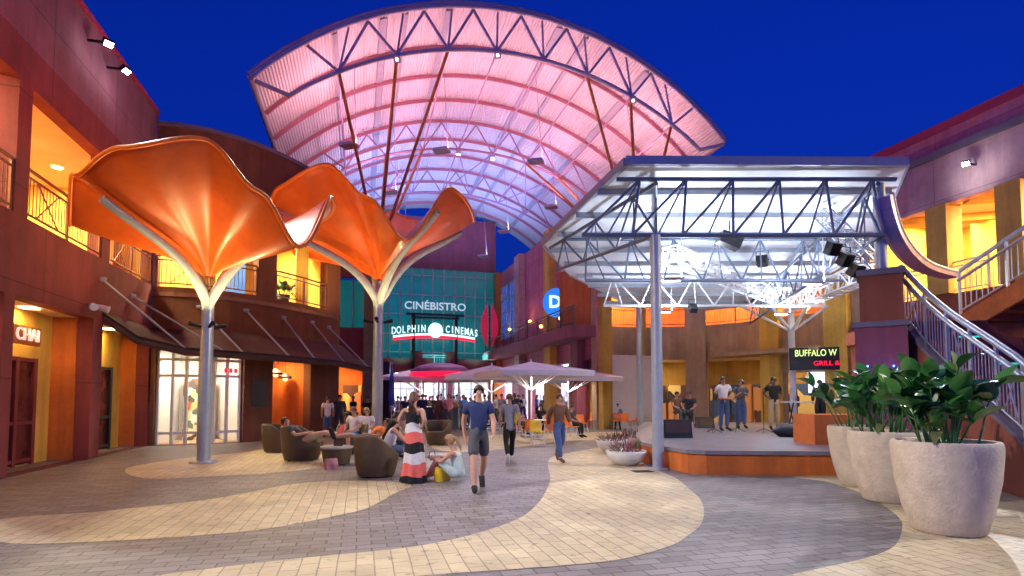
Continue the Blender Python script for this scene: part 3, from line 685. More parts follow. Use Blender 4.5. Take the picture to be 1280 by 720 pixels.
strip_slab(sub(CR, rr(900), rr(1040)), -1.1, -.02, 3.62, 3.8).build('shop_hood', M['tan'], cb)
# BUFFALO sign
p = pt(CR, rr(1036), -.9); a = pt(CR, rr(1010)); b = pt(CR, rr(1030)); sa = -.38
zb = at(1022, 444, p[1]).z
bs = thing('restaurant_sign', 'green-white neon restaurant sign over red lettering on the curved building', 'sign', (p[0], p[1], zb))
nb_ = Vector((sin(sa), -cos(sa), 0)); pb = Vector((p[0], p[1], 0)); MB().bar((p[0], p[1], zb), (p[0]+.7, p[1]+.75, zb), .08, .08).build('bracket', M['blackmetal'], bs); MB().box((p[0], p[1], zb-.15), (2.0, .1, .95), sa).build('sign_board', M['black'], bs)
text('sign_letters', 'BUFFALO W', .4, pb+nb_*.1+Vector((0, 0, zb+.08)), sa, emit('green_white_neon', (.75, 1, .3), 1.3), bs, .015, 0, sx=.72)
text('red_letters', 'GRILL &', .28, pb+nb_*.1+Vector((cos(sa)*.4, sin(sa)*.4, zb-.36)), sa, M['redneon'], bs, .015, 0)
p = pt(CR, rr(1037), -.3); z_ = at(1035, 478, p[1]).z
MB().box((p[0], p[1], z_), (1.3, .12, .9), sa).build('lit_screen', emit('blue_white_screen', (.5, .6, 1), 3), cb)
# near right building
def RW(Y): return (20.78+AX*Y, Y)
PN = [RW(22.6), RW(5.0)]
nb = thing('right_building', 'pale rose right building with crimson parapet and yellow-lit upper gallery', 'building', (15, 20, 0))
nn = lambda px: s_px(PN, px)
wall(PN, 0, 5.0, .35, []).build('lower_wall', M['terra'], nb)
wall(PN, 8.5, 10.25, .35, []).build('fascia', M['rose'], nb)
strip_slab(PN, -.12, .5, 10.25, 10.5).build('dark_band', M['band'], nb)
wall(offset(PN, .1), 10.5, 11.2, .3, []).build('parapet', M['pink'], nb)
strip_slab(PN, .02, .5, 11.2, 11.5).build('coping', M['coping'], nb)
gallery(nb, PN, 4.5, 5.25, 8.75, M['yellow'], M['cream'], M['terra'], (1, .84, .42), 330, 1.7, 1.0)
for px in (1182, 1275, 1400):
    p = pt(PN, nn(px), .2); MB().box((p[0], p[1], 6.88), (.75, .75, 3.22), ROT).build('column', M['ochre'], nb)
    p = pt(PN, nn(px)-.9, 3.7); MB().box((p[0], p[1], 6.99), (.75, .75, 3.5), ROT).build('inner_column', M['yellow'], nb)
for k in range(6):
    p = pt(PN, 1.5+k*3, 2.3); MB().box((p[0], p[1], 8.6), (4.2, .5, .28), -ROT).build('ceiling_beam', M['ochre'], nb)
railing(sub(PN, 0, nn(1240)), 5.26, 1.1, 1.6, .13, off=.1).build('gallery_railing', M['galv'], nb)
x, y = pt(PN, nn(1232)); z = at(1232, 206, y).z
flood((x, y, z), (-.965, -.262, 0), (6, 9, 0), 'bright floodlight on the pale rose fascia of the right building', 5000, (.95, .95, 1))
spot((x-1.0, y-.3, z-.6), (x, y, z-.2), 60, (.9, .92, 1), 120, .9)
flood((-8.25, 4.4, 8.9), NW, (3.5, 9, 0), 'floodlight on the left building behind the photographer', 6000, (1, .94, .86))
flood((19.45, 5.2, 9.4), (-.965, -.262, 0), (4.2, 8.5, 0), 'floodlight on the right building behind the photographer', 7000, (1, .94, .88))
# ================================================================= PIER, STAIRS
pr = thing('stair_pier', 'stepped terracotta pier carrying the stage roof column beside the curved stair', 'pier', (8.35, 12.7, 0))
for z_, w_, h_, mm, nm in ((1.6, 1.0, 3.2, 'plum', 'lower_block'), (3.26, 1.08, .12, 'band', 'lower_cap'), (3.86, .84, 1.08, 'terra', 'upper_block'), (4.46, .94, .14, 'band', 'upper_cap')):
    MB().box((8.56+(.04 if 'upper' in nm else 0), 12.95, z_), (w_, w_, h_), R(-33)).build(nm, M[mm], pr)
st = thing('curved_staircase', 'curved outdoor staircase with steel picket railing and teal step lights on the right', 'staircase', (9, 9, 0))
SP = [(9.12, 13.0, 3.35), (9.05, 12.2, 2.62), (8.82, 11.2, 1.98), (8.52, 10.0, 1.36), (8.2, 9.0, .88), (7.85, 8.2, .44), (7.5, 7.4, 0.0)]
def sp(t):
    k = t*(len(SP)-1); i = min(int(k), len(SP)-2); f = k-i; return Vector(SP[i]).lerp(Vector(SP[i+1]), f)
ns = 20; mt_ = MB(); mr = MB(); ml = MB()
for i in range(ns):
    a, b = sp(i/ns), sp((i+1)/ns); z = 3.35*(1-i/ns); d = (b-a); d.z = 0; d.normalize(); n_ = Vector((-d.y, d.x, 0))
    wd = 1.7; q = [a+n_*.06, b+n_*.06, b+n_*wd, a+n_*wd]
    mt_.prism([(v.x, v.y) for v in q], z-3.35/ns-.12 if i < ns-1 else 0, z-.0)
    if i % 4 == 2:
        c = b+n_*.95; e = n_*.22; ml.bar(Vector((c.x, c.y, z-.085))-e+d*.008, Vector((c.x, c.y, z-.085))+e+d*.008, .012, .035)
mt_.build('tread', M['darkred'], st); ml.build('step_light', M['tealled'], st)
m = MB(); cap = MB()                                             # stringer wall and its cap
for i in range(24):
    a, b = sp(i/24), sp((i+1)/24); a2, b2 = a.copy(), b.copy(); d = (b-a); d.z = 0; d.normalize(); n_ = Vector((-d.y, d.x, 0))*.06
    V = [Vector((a.x, a.y, 0))-n_, Vector((b.x, b.y, 0))-n_, b-n_+Vector((0, 0, .05)), a-n_+Vector((0, 0, .05)), Vector((a.x, a.y, 0))+n_, Vector((b.x, b.y, 0))+n_, b+n_+Vector((0, 0, .05)), a+n_+Vector((0, 0, .05))]
    m.add(V, [(3, 2, 1, 0), (4, 5, 6, 7), (2, 3, 7, 6)]); cap.bar(a+Vector((0, 0, .08)), b+Vector((0, 0, .08)), .22, .07)
m.build('stringer_wall', M['terra'], st); cap.build('stringer_cap', M['band'], st)
PP = [sp(k/14) for k in range(15)]
r1 = railing([(p.x, p.y) for p in PP], 0, 1.18, .8, .11, .02, slope=[p.z+.1 for p in PP], double=False, cross=True); r1.build('picket_railing', M['galv'], st)
m = MB(); m.tube([p+Vector((.0, 0, 1.33)) for p in PP], .055, 10); m.tube([p+Vector((-.06, 0, 1.13)) for p in PP], .05, 10); m.build('handrail', M['galv'], st)
# landing
MB().prism([(9.1, 13.0), (13.6, 13.0), (13.8, 15.2), (9.1, 15.2)], 3.0, 3.35).build('landing', M['terra'], st)
MB().box((11.4, 15.0, 1.5), (4.4, .3, 3.0)).build('landing_wall', M['terra'], st)
# second flight
f2 = thing('upper_stair_flight', 'upper straight stair flight with warm-lit steel railing climbing to the right gallery', 'staircase', (11, 11, 3.35))
A0, A1 = Vector((10.75, 13.3, 3.35)), Vector((11.9, 9.4, 5.3)); d = (A1-A0); dh = Vector((d.x, d.y, 0)).normalized(); nh = Vector((-dh.y, dh.x, 0))
m = MB(); ns = 12
for i in range(ns):
    a, b = A0.lerp(A1, i/ns), A0.lerp(A1, (i+1)/ns); z = 3.35+(1.95)*(i+1)/ns; q = [a, b, b+nh*1.8, a+nh*1.8]
    m.prism([(v.x, v.y) for v in q], z-.3, z)
m.build('tread', M['darkred'], f2)
m = MB()
for o in (-.04, 1.84): m.bar(A0+nh*o-Vector((0, 0, .02)), A1+nh*o-Vector((0, 0, .02)), .09, .42)
m.build('stringer', M['orange'], f2)
railing([(A0.x, A0.y), (A1.x, A1.y)], 0, 1.05, 1.1, .12, .02, slope=[3.55, 5.5], off=-.03).build('picket_railing', M['galv'], f2)
m = MB(); m.tube([A0+Vector((0, 0, 1.3)), A1+Vector((0, 0, 1.3))], .045, 8); m.tube([A0+Vector((-.06, 0, 1.05)), A1+Vector((-.06, 0, 1.05))], .04, 8); m.build('handrail', M['galv'], f2)
MB().prism([(11.9, 9.5), (18.1, 9.6), (18.6, 7.4), (12.0, 7.4)], 5.0, 5.28).build('upper_landing', M['terra'], f2)
# curved fascia beam, purple light put into its colour
cf = thing('curved_fascia', 'purple-lit curved fascia beam sweeping from the stage roof over the stair', 'canopy edge', (9, 14, 5))
fp = [at(1104, 246, 12.4), at(1110, 275, 12.5), at(1120, 300, 12.8), at(1137, 322, 13.4), at(1158, 336, 14.2), at(1190, 345, 15.6)]
def catmull(P, k=6):
    out = []
    for i in range(len(P)-1):
        p0, p1, p2, p3 = P[max(i-1, 0)], P[i], P[i+1], P[min(i+2, len(P)-1)]
        for j in range(k):
            t = j/k; out.append(.5*((2*p1)+(p2-p0)*t+(2*p0-5*p1+4*p2-p3)*t*t+(3*p1-p0-3*p2+p3)*t**3))
    return out+[P[-1]]
FP = catmull(fp); m = MB()
for i in range(len(FP)-1): m.bar(FP[i], FP[i+1], .34, .14)
m.build('soffit', mat('violet_lit_paint', (.2, .16, .5), .35, metal=.2, var=.1), cf)  # purple-blue light on the beam is put into this base colour
m = MB(); m.tube([p+Vector((.18, -.02, .09)) for p in FP], .06, 8); m.tube([p+Vector((-.19, 0, .0)) for p in FP], .05, 8); m.build('edge_tube', M['lilac'], cf)
# ================================================================= STAGE
sg = thing('stage_platform', 'low orange-sided stage platform with grey deck under the white roof', 'stage', (7, 17, 0))
SPY = [(3.5, 12.75), (3.72, 11.95), (4.05, 11.75), (6.5, 11.55), (9.0, 11.5), (9.2, 12.3), (12.4, 17), (12.0, 25.0), (6.0, 25.3), (4.7, 21), (3.6, 16.2), (3.25, 14)]
MB().prism(SPY, 0, .42).build('stage_side', M['orange_deep'], sg)
cxx = sum(p[0] for p in SPY)/len(SPY); cyy = sum(p[1] for p in SPY)/len(SPY)
MB().prism([(cxx+(p[0]-cxx)*1.012, cyy+(p[1]-cyy)*1.008) for p in SPY], .42, .5).build('stage_deck', mat('grey_stage_deck', (.2, .19, .22), .32, var=.3, scale=1.5, bump=.2), sg)
MB().box((7.75, 13.6, .85), (1.4, 1.0, .7)).build('end_block', M['orange_deep'], sg)
def lattice(m, a, b, w, n, r, up=Vector((0, 0, 1))):
    """square box truss between a and b"""
    a, b = Vector(a), Vector(b); x, y = m.frame(b-a); c = [(-1, -1), (1, -1), (1, 1), (-1, 1)]
    q = lambda t, k: a.lerp(b, t)+x*c[k % 4][0]*w/2+y*c[k % 4][1]*w/2
    for k in range(4): m.tube([q(0, k), q(1, k)], r, 6)
    for i in range(n):
        for k in range(4):
            m.tube([q(i/n, k), q((i+1)/n, k+1)] if i % 2 else [q(i/n, k+1), q((i+1)/n, k)], r*.6, 5); m.tube([q(i/n, k), q(i/n, k+1)], r*.6, 5)
def truss(m, a0, b0, a1, b1, n, rc, rw):
    """planar truss: lower chord a0-b0, upper chord a1-b1"""
    a0, b0, a1, b1 = map(Vector, (a0, b0, a1, b1)); m.tube([a0, b0], rc, 8); m.tube([a1, b1], rc, 8)
    for i in range(n):
        l0, l1 = a0.lerp(b0, i/n), a0.lerp(b0, (i+1)/n); um = a1.lerp(b1, (i+.5)/n)
        m.tube([l0, um], rw, 6); m.tube([um, l1], rw, 6); m.tube([um, l0.lerp(l1, .5)], rw*.7, 6)
sr = thing('stage_roof', 'white steel stage roof with exposed trusses on grey columns', 'canopy roof', (7, 18, 0))
def zr(x, y): return 6.78-.065*(y-12.3)
RP = [(2.55, 12.3), (8.85, 12.3), (11.7, 18), (12.2, 25.6), (9.4, 27.0), (5.2, 25.6), (2.2, 21.0), (1.0, 17.6)]
m = MB(); vv = [(x, y, zr(x, y)) for x, y in RP]+[(x, y, zr(x, y)+.17) for x, y in RP]; k = len(RP)
m.add(vv, [tuple(range(k))[::-1], tuple(range(k, 2*k))]+[(i, (i+1) % k, (i+1) % k+k, i+k) for i in range(k)]); m.build('roof_deck', M['roofwhite'], sr)
m = MB()
for i in range(k):
    a, b = RP[i], RP[(i+1) % k]; m.bar((a[0], a[1], zr(*a)+.12), (b[0], b[1], zr(*b)+.09), .12, .2)
m.build('roof_edge', M['steelgrey'], sr)
m = MB()                                                        # purlins under the deck
for j in range(9):
    y = 13.5+j*1.45; x0 = max(1.2, 2.4-(y-12.3)*.25) if y < 17.6 else 1.1+(y-17.6)*.42; x1 = min(11.9, 8.7+(y-12.3)*.5)
    m.bar((x0, y, zr(0, y)-.07), (x1, y, zr(0, y)-.07), .09, .14)
m.build('purlin', M['steelgrey'], sr)
m = MB(); truss(m, (1.6, 12.6, 5.3), (8.5, 12.6, 5.3), (2.4, 12.6, 6.6), (8.8, 12.6, 6.6), 6, .055, .035); m.build('front_truss', M['bluesteel'], sr)  # backlit truss: its shade is put into the slate colour
m = MB(); truss(m, (3.3, 12.6, 5.3), (6.4, 25.0, 4.9), (3.3, 12.6, 6.5), (6.4, 25.0, 5.8), 8, .05, .03); m.build('left_truss', M['bluesteel'], sr)
m = MB(); truss(m, (8.4, 12.6, 5.3), (10.6, 24.8, 4.9), (8.4, 12.6, 6.5), (10.6, 24.8, 5.8), 8, .05, .03); m.build('right_truss', M['bluesteel'], sr)
m = MB(); truss(m, (2.2, 16.6, 5.1), (10.4, 16.6, 5.1), (1.6, 16.6, 6.35), (10.7, 16.6, 6.35), 7, .05, .03); m.build('cross_truss', M['bluesteel'], sr)
m = MB(); truss(m, (3.4, 20.6, 5.0), (11.6, 20.6, 5.0), (3.0, 20.6, 6.1), (12, 20.6, 6.1), 6, .05, .03); m.build('cross_truss', M['whitesteel'], sr)
m = MB(); truss(m, (3.3, 12.6, 5.3), (1.4, 17.4, 5.6), (3.3, 12.6, 6.5), (1.2, 17.4, 6.3), 3, .05, .03); m.build('edge_truss', M['bluesteel'], sr)
cbk = gr(988, 527, .5); cbk = Vector((cbk.x, cbk.y, .5)); cb_top = at(988, 370, 24.6); cbx = cb_top.x
m = MB(); lattice(m, at(838, 318, 15.5), (cbx, 24.6, 5.75), .45, 12, .035); m.build('box_truss', M['whitesteel'], sr)
m = MB(); lattice(m, (cbx, 24.6, 5.7), at(1090, 338, 14.5), .5, 10, .035); m.build('box_truss', M['whitesteel'], sr)
m = MB(); lattice(m, at(1030, 268, 14.5), at(1092, 332, 13.2), .32, 7, .025); m.build('light_truss', M['steelgrey'], sr)
for c_col, zt, r_, mm in (((3.27, 12.62), 5.3, .125, 'steelgrey'), ((cbx, 24.6), 5.5, .14, 'whitesteel')):
    m = MB(); z0 = 0 if c_col[0] < 4 else .5
    m.tube([(*c_col, z0), (*c_col, zt)], r_, 20); m.lathe([(.001, z0), (r_*1.9, z0), (r_*1.9, z0+.03), (r_, z0+.04)], (*c_col, 0), 20); m.build('column', M[mm], sr)
m = MB(); m.tube([(8.6, 12.9, 4.53), (8.6, 12.9, 6.6)], .13, 18); m.build('pier_column', M['steelgrey'], sr)
m = MB()
for dx, dy in ((-1.6, -1), (1.6, -1), (-1.6, 1.4), (1.6, 1.4), (0, 2), (0, -2)): m.tube([(cbx, 24.6, 4.5), (cbx+dx, 24.6+dy, 5.85)], .06, 8)
m.build('branch_strut', M['whitesteel'], sr)
# stage lights and speakers
def stage_light(px, py, Y, lab, big=.3, aim=(7, 16, .5), on=None):
    c = at(px, py, Y); t = thing('stage_light', lab, 'stage light', c, 0, 'black stage lights hung from the roof trusses'); d = (Vector(aim)-c).normalized()
    m = MB(); m.bar(c-d*.14, c+d*.16, big, big*.8); m.build('housing', M['blackmetal'], t)
    x, y = m.frame(d); m2 = MB(); m2.tube([c+x*big*.6, c+x*big*.6+Vector((0, 0, .3)), c-x*big*.6+Vector((0, 0, .3)), c-x*big*.6], .015, 5); m2.build('yoke', M['blackmetal'], t)
    m3 = MB(); m3.bar(c+d*.162, c+d*.17, big*.8, big*.62); m3.build('lens', M['glassdark'] if not on else M['whitelamp'], t)
stage_light(953, 326, 17, 'black stage light under the roof left of the lit box truss')
stage_light(1041, 310, 13.3, 'black stage light at the top of the slanting truss', .28)
stage_light(1057, 324, 13.2, 'black stage light in the middle of the slanting truss', .28)
stage_light(1070, 337, 13.1, 'black stage light at the foot of the slanting truss', .28)
stage_light(866, 385, 20, 'small black stage light hanging at the roof back corner', .25)
c = at(912, 300, 15.5); t = thing('hanging_speaker', 'black loudspeaker hanging tilted from the stage roof', 'loudspeaker', c)
m = MB(); m.bar(c+Vector((-.28, 0, .1)), c+Vector((.28, 0, -.14)), .35, .34); m.build('cabinet', M['black'], t)
m = MB(); m.bar(c+Vector((0, 0, .12)), c+Vector((0, 0, .9)), .03, .03); m.build('hanger', M['blackmetal'], t)
for px, py, Y in ((905, 345, 21), (935, 362, 22.5), (968, 372, 23.5), (870, 335, 17)):
    c = at(px, py, Y); t = thing('truss_spot', 'glaring white spot on the stage box truss, %s' % {905: 'middle one', 935: 'right of the middle', 968: 'far end by the column', 870: 'near left end'}[px], 'spotlight', c)
    MB().lathe([(.05, -.1), (.13, 0), (.13, .12), (.04, .2)], c, 10).build('housing', M['blackmetal'], t); MB().sph(c+Vector((0, -.05, .05)), .13, 8).build('bulb', M['floodlens'], t)
    area(c+Vector((0, -.3, .1)), .3, 130, (.82, .88, 1), aim=c+Vector((-1, -4, 2.2)))
for x, y in ((4.2, 14.5), (8.2, 15), (5.5, 20), (10, 20.5)):
    area((x, y, 4.7), .6, 330, (.74, .84, 1), aim=(x, y+.3, 7)); area((x, y, 4.68), .5, 25, (.9, .88, 1), aim=(x, y, 0))
    t = thing('uplight_box', 'small grey uplight box hung in the stage roof trusses', 'uplight', (x, y, 4.69), 0, 'grey uplight boxes hung in the stage roof')
    MB().box((x, y, 4.69), (.5, .5, .016)).build('tray', M['steelgrey'], t); MB().bar((x+.24, y, 4.7), (x+.24, y, zr(x, y)), .02, .02).build('hanger', M['steelgrey'], t)
# ================================================================= VAULT
O = Vector((-9.656, 20.0, 0)); pv = Vector((.9651, .2619, 0)); av = Vector((-.2619, .9651, 0)); SC = 10.1; ZC = 3.94; RR = 13.84
def V_(s, t, z): return O+pv*s+av*t+Vector((0, 0, z))
def arc(ph, r, t, zc=ZC): return V_(SC+r*sin(ph), t, zc+r*cos(ph))
PH = math.asin(10.1/RR); LEN = 25.0
vt = thing('vaulted_canopy', 'huge barrel vaulted steel canopy lit pink over the plaza', 'canopy', (-3, 30, 0))
m = MB(); nseg = 640; lo_, hi_ = [], []
for i in range(nseg+1):
    ph = -PH+2*PH*i/nseg; rib = .05 if (i % 4) in (1, 2) else 0
    lo_.append((ph, RR-.14-rib))
vv = []
for t in (-.15, LEN): vv += [arc(ph, r, t) for ph, r in lo_]+[arc(ph, RR, t) for ph, r in lo_]
n1 = nseg+1; ff = []
for i in range(nseg):
    ff += [(i, i+1, 2*n1+i+1, 2*n1+i), (n1+i, 3*n1+i, 3*n1+i+1, n1+i+1), (i, n1+i, n1+i+1, i+1)]
m.add(vv, ff); m.build('corrugated_deck', M['deck'], vt)
m = MB()
for t, r0, r1, rad in ((-.1, RR+.02, None, .11), (-.25, RR-.22, None, .06)):
    m.tube([arc(-PH+2*PH*i/60, r0, t) for i in range(61)], rad, 8)
for sg_ in (-1, 1): m.tube([arc(sg_*PH, RR-.05, 0), arc(sg_*PH, RR-.05, LEN)], .12, 8)
m.build('edge_gutter', M['lilac'], vt)
m = MB()
def tr(ph, t): return arc(ph, 14.0, t, 1.85)
PI2 = math.asin(8.7/14)
m.tube([arc(-PH, RR-.3, -.1)]+[tr(-PI2+2*PI2*i/40, -.1) for i in range(41)]+[arc(PH, RR-.3, -.1)], .085, 8)
tops = [-.64, -.45, -.28, -.13, .02, .17, .32, .48, .66]; bots = [-.52, -.35, -.2, -.055, .09, .235, .39, .55]
for i, b in enumerate(bots):
    m.tube([arc(tops[i], RR-.25, -.1), tr(b, -.1)], .06, 6); m.tube([tr(b, -.1), arc(tops[i+1], RR-.25, -.1)], .06, 6)
    m.tube([tr(b, -.1), arc(b*.98, RR-.25, -.1)], .045, 6)
m.build('front_truss', M['lilac'], vt)
for j in range(1, 11):                                          # arched beams under the deck
    t = j*2.33; m = MB(); n = 36
    for i in range(n):
        a, b = arc(-PH+2*PH*i/n, RR-.30, t), arc(-PH+2*PH*(i+1)/n, RR-.30, t); m.bar(a, b, .08, .17)
    m.build('arched_beam', M['redbeam'], vt)
for ph, wd in ((-.40, .3), (-.33, .12), (-.2, .3), (.15, .3), (.24, .2), (.47, .3), (-.55, .2)):
    m = MB(); a = ph-wd/2/RR; b = ph+wd/2/RR; q = [arc(a, RR-.2, .0), arc(b, RR-.2, .0), arc(b, RR-.2, LEN), arc(a, RR-.2, LEN)]; q2 = [v+Vector((0, 0, -.05)) for v in q]
    m.add(q+q2, [(0, 1, 2, 3), (7, 6, 5, 4), (0, 4, 5, 1), (1, 5, 6, 2), (2, 6, 7, 3), (3, 7, 4, 0)]); m.build('roof_strip', M['strip'], vt)
m = MB()                                                        # X braces and second truss at mid length
for t in (9.3, 16.3):
    m.tube([tr(-PI2+2*PI2*i/30, t) for i in range(31)], .07, 6)
    for i, b in enumerate(bots): m.tube([arc(tops[i], RR-.4, t), tr(b, t)], .045, 6); m.tube([tr(b, t), arc(tops[i+1], RR-.4, t)], .045, 6)
for i in range(len(bots)):
    m.tube([tr(bots[i], 0), tr(bots[i], 9.3)], .04, 6); m.tube([tr(bots[i], 9.3), tr(bots[i], 16.3)], .04, 6)
    if 0 < i < 7 and i % 2: m.tube([tr(bots[i], 9.3), tr(bots[i+1], 16.3)], .04, 6); m.tube([tr(bots[i+1], 9.3), tr(bots[i], 16.3)], .04, 6)
m.build('inner_truss', mat('magenta_steel', (.42, .24, .38), .5, var=.1), vt)
cl = at(471, 505, 25.5); cl.z = 0; crr = at(803, 505, 29.0); crr.z = 0; crr.x = 6.3; crr.y = 27.6
for base, tg in ((cl, [(-.52, 0), (-.35, 0), (-.2, 0), (-.35, 9.3), (-.2, 9.3)]), (crr, [(.235, 0), (.39, 0), (.55, 0), (.39, 9.3), (.235, 9.3)])):
    m = MB(); m.tube([base, base+Vector((0, 0, 8.2))], [.16, .15], 18); m.lathe([(.3, 0), (.3, .03), (.16, .05)], base, 18); m.build('support_column', M['treesteel'], vt)
    m = MB()
    for b, t in tg: m.tube([base+Vector((0, 0, 8.2)), tr(b, t)], .07, 8)
    m.build('branch_strut', M['rust'], vt)
def vlamp(s, t, z, col, mt2, pw, lab):
    c = V_(s, t, z); k = thing('vault_uplight', lab, 'uplight', c)
    MB().box(c, (.7, .5, .12), -ROT).build('housing', M['lilac'], k)
    MB().box(c+Vector((0, 0, .065)), (.6, .4, .01), -ROT).build('lens', mt2, k); MB().bar(c+Vector((.3, 0, 0)), arc(math.asin((s-SC)/RR), RR-.3, t), .025, .025).build('hanger', M['lilac'], k)
    area(c+Vector((0, 0, .1)), .9, pw, col, aim=c+Vector((0, 0, 5)))
names = [('pink uplight hung under the vault front, left third', 3.5, 2.2, 12.2), ('pink uplight hung under the vault front, left of centre', 7.5, 3, 12.8), ('pink uplight hung under the vault front, right of centre', 12, 3, 12.8), ('pink uplight hung under the vault front, right third', 16.5, 2.2, 12.2), ('pink uplight hung deeper in the vault, left', 5.5, 8, 12.5), ('pink uplight hung deeper in the vault, right', 14.5, 8, 12.5)]
for lab, s, t, z in names: vlamp(s, t, z, (1, .42, .52), M['pinklamp'], 190, lab)
for lab, s, t, z in (('blue uplight under the vault middle, left', 6, 13, 12.4), ('blue uplight under the vault middle, right', 13, 13, 12.4), ('blue uplight at the cinema end of the vault, left', 7, 19.5, 12.4), ('blue uplight at the cinema end of the vault, right', 13, 19.5, 12.4)):
    vlamp(s, t, z, (.35, .42, 1), M['bluelamp'], 330, lab)
for (b, t_, ax, ay, pw, lab) in ((bots[1], 0, -3.5, 9.5, 1300, 'added plaza floodlight hung from the vault truss, left'), (bots[3], 0, -1.5, 10.0, 3200, 'added plaza floodlight hung from the vault truss, middle'), (bots[6], 0, 3.0, 9.0, 3200, 'added plaza floodlight hung from the vault truss, right')):  # added lamps on the front truss, to brighten the plaza floor
    c = tr(b, t_-.25)+Vector((0, 0, -.25)); k = thing('added_plaza_floodlight', lab, 'floodlight', c); aim = Vector((ax, ay, 0)); d = (aim-c).normalized()
    m = MB(); m.bar(c-d*.18, c, .26, .26); m.build('housing', M['lilac'], k); m = MB(); m.bar(c+Vector((0, 0, .1)), c+Vector((0, 0, .35)), .04, .04); m.build('bracket', M['lilac'], k); m = MB(); m.bar(c+d*.002, c+d*.012, .1, .1); m.build('lens', M['warmlamp'], k)
    spot(c+d*.05, aim, pw, (1, .93, .82), 62, 1, .2)
c = tr(bots[3], 9.3)+Vector((0, 0, -.3)); k = thing('added_white_floodlight', 'added white floodlight hung deeper in the vault aimed at the cinema shops', 'floodlight', c); d = (Vector((-4, 33, 0))-c).normalized()  # added lamp, to brighten the far crowd and shopfronts
m = MB(); m.bar(c-d*.18, c, .26, .26); m.build('housing', M['lilac'], k); m = MB(); m.bar(c+d*.002, c+d*.012, .2, .2); m.build('lens', M['whitelamp'], k); spot(c+d*.05, (-4, 33, 0), 2600, (.88, .92, 1), 60, 1, .2)
c = tr(bots[4], 9.3)+Vector((0, 0, -.3)); k = thing('purple_floodlight', 'violet floodlight hung deeper in the vault over the walkway', 'floodlight', c); d = (Vector((-.3, 15.5, 0))-c).normalized()
m = MB(); m.bar(c-d*.18, c, .26, .26); m.build('housing', M['lilac'], k); m = MB(); m.bar(c+d*.002, c+d*.012, .2, .2); m.build('lens', M['bluelamp'], k); spot(c+d*.05, (-.3, 15.5, 0), 2600, (.5, .4, 1), 38, 1, .2)
# ================================================================= TREE CANOPIES
def flower():
    t = thing('canopy_tree', 'x', 'sculptural canopy')
    nr, na = 20, 120; vv = []
    KZ = [(0, 6.65), (22, 6.55), (52, 6.6), (86, 7.4), (112, 7.2), (138, 7.6), (158, 6.7), (182, 6.3), (207, 5.55), (226, 6.4), (246, 6.15), (268, 6.55), (296, 6.95), (318, 6.1), (336, 5.05), (360, 6.65)]
    def rimz(a):
        d = math.degrees(a) % 360
        for i in range(len(KZ)-1):
            if KZ[i][0] <= d <= KZ[i+1][0]:
                t_ = (d-KZ[i][0])/(KZ[i+1][0]-KZ[i][0]); t_ = t_*t_*(3-2*t_); return KZ[i][1]*(1-t_)+KZ[i+1][1]*t_
    def fz(r): return .60*(1-math.exp(-3.8*r))/(1-math.exp(-3.8))+.40*r**2.8
    def surf(r, a): 
        rad = .1+(2.92*(1+.05*cos(4*a+.4))-.1)*r; return Vector((rad*cos(a), rad*sin(a), 4.62+(rimz(a)-4.62)*fz(r)))
    for off in (0, .05):
        for i in range(nr+1):
            for k in range(na): vv.append(surf(i/nr, 2*PI*k/na)+Vector((0, 0, off)))
    n1 = (nr+1)*na; ff = []
    for i in range(nr):
        for k in range(na):
            a, b, c, d = i*na+k, i*na+(k+1) % na, (i+1)*na+(k+1) % na, (i+1)*na+k
            ff += [(a, d, c, b), (a+n1, b+n1, c+n1, d+n1)]
    for k in range(na):
        a, b = nr*na+k, nr*na+(k+1) % na; ff += [(a, a+n1, b+n1, b)]
    m = MB(); m.add(vv, ff, True); m.build('membrane', M['membrane'], t, world=False)
    m = MB(); m.tube([vv[nr*na+k % na] for k in range(na+1)], .045, 6, False); m.build('rim_tube', M['orangeplastic'], t, world=False)
    m = MB(); m.tube([(0, 0, 0), (0, 0, 2), (0, 0, 3.9)], [.16, .15, .14], 20); m.lathe([(.32, 0), (.32, .04), (.16, .07)], (0, 0, 0), 20); m.build('stem', M['treesteel'], t, world=False)
    for az in (250, 357, 70, 155):
        a = R(az); pts = [Vector((0, 0, 3.55)), Vector((.05*cos(a), .05*sin(a), 4.0))]
        for j in range(13):
            u = (j/12)*.84; v = surf(u, a); pts.append(v+Vector((.12*cos(a), .12*sin(a), -.2-.14*(1-u)**3)))
        m = MB(); m.tube(pts, [.125-.035*j/14 for j in range(15)], 14); m.build('arm', M['treesteel'], t, world=False)
    for q in range(4):
        a = PI/4+q*PI/2; m = MB(); m.tube([(.14*cos(a), .14*sin(a), 3.35), (.42*cos(a), .42*sin(a), 3.42)], [.035, .06], 8); m.build('uplight_head', M['blackmetal'], t, world=False)
    return t
FT = [((-7.6, 13.9), 'nearer orange flower shaped canopy on a forked pale steel stem, left of the plaza', 0), ((-5.52, 23.0), 'farther orange flower shaped canopy on a slim steel stem before the cinema', -.7)]
f0 = flower(); f1 = copy_tree(f0)
for o, (p, lab, rz) in zip((f0, f1), FT):
    k_ = 1.4 if rz else 1; o.location = (*p, 0); o.rotation_euler.z = rz; o.scale = (k_, k_, k_); o['label'] = lab; o['group'] = 'orange flower canopies'
    for q in range(4):
        a = PI/4+q*PI/2+rz; area((p[0]+.6*k_*cos(a), p[1]+.6*k_*sin(a), 3.5*k_), .3, 45 if k_ == 1 else 48, (1, .68, .3), aim=(p[0]+1.5*k_*cos(a), p[1]+1.5*k_*sin(a), 7*k_), spread=150)
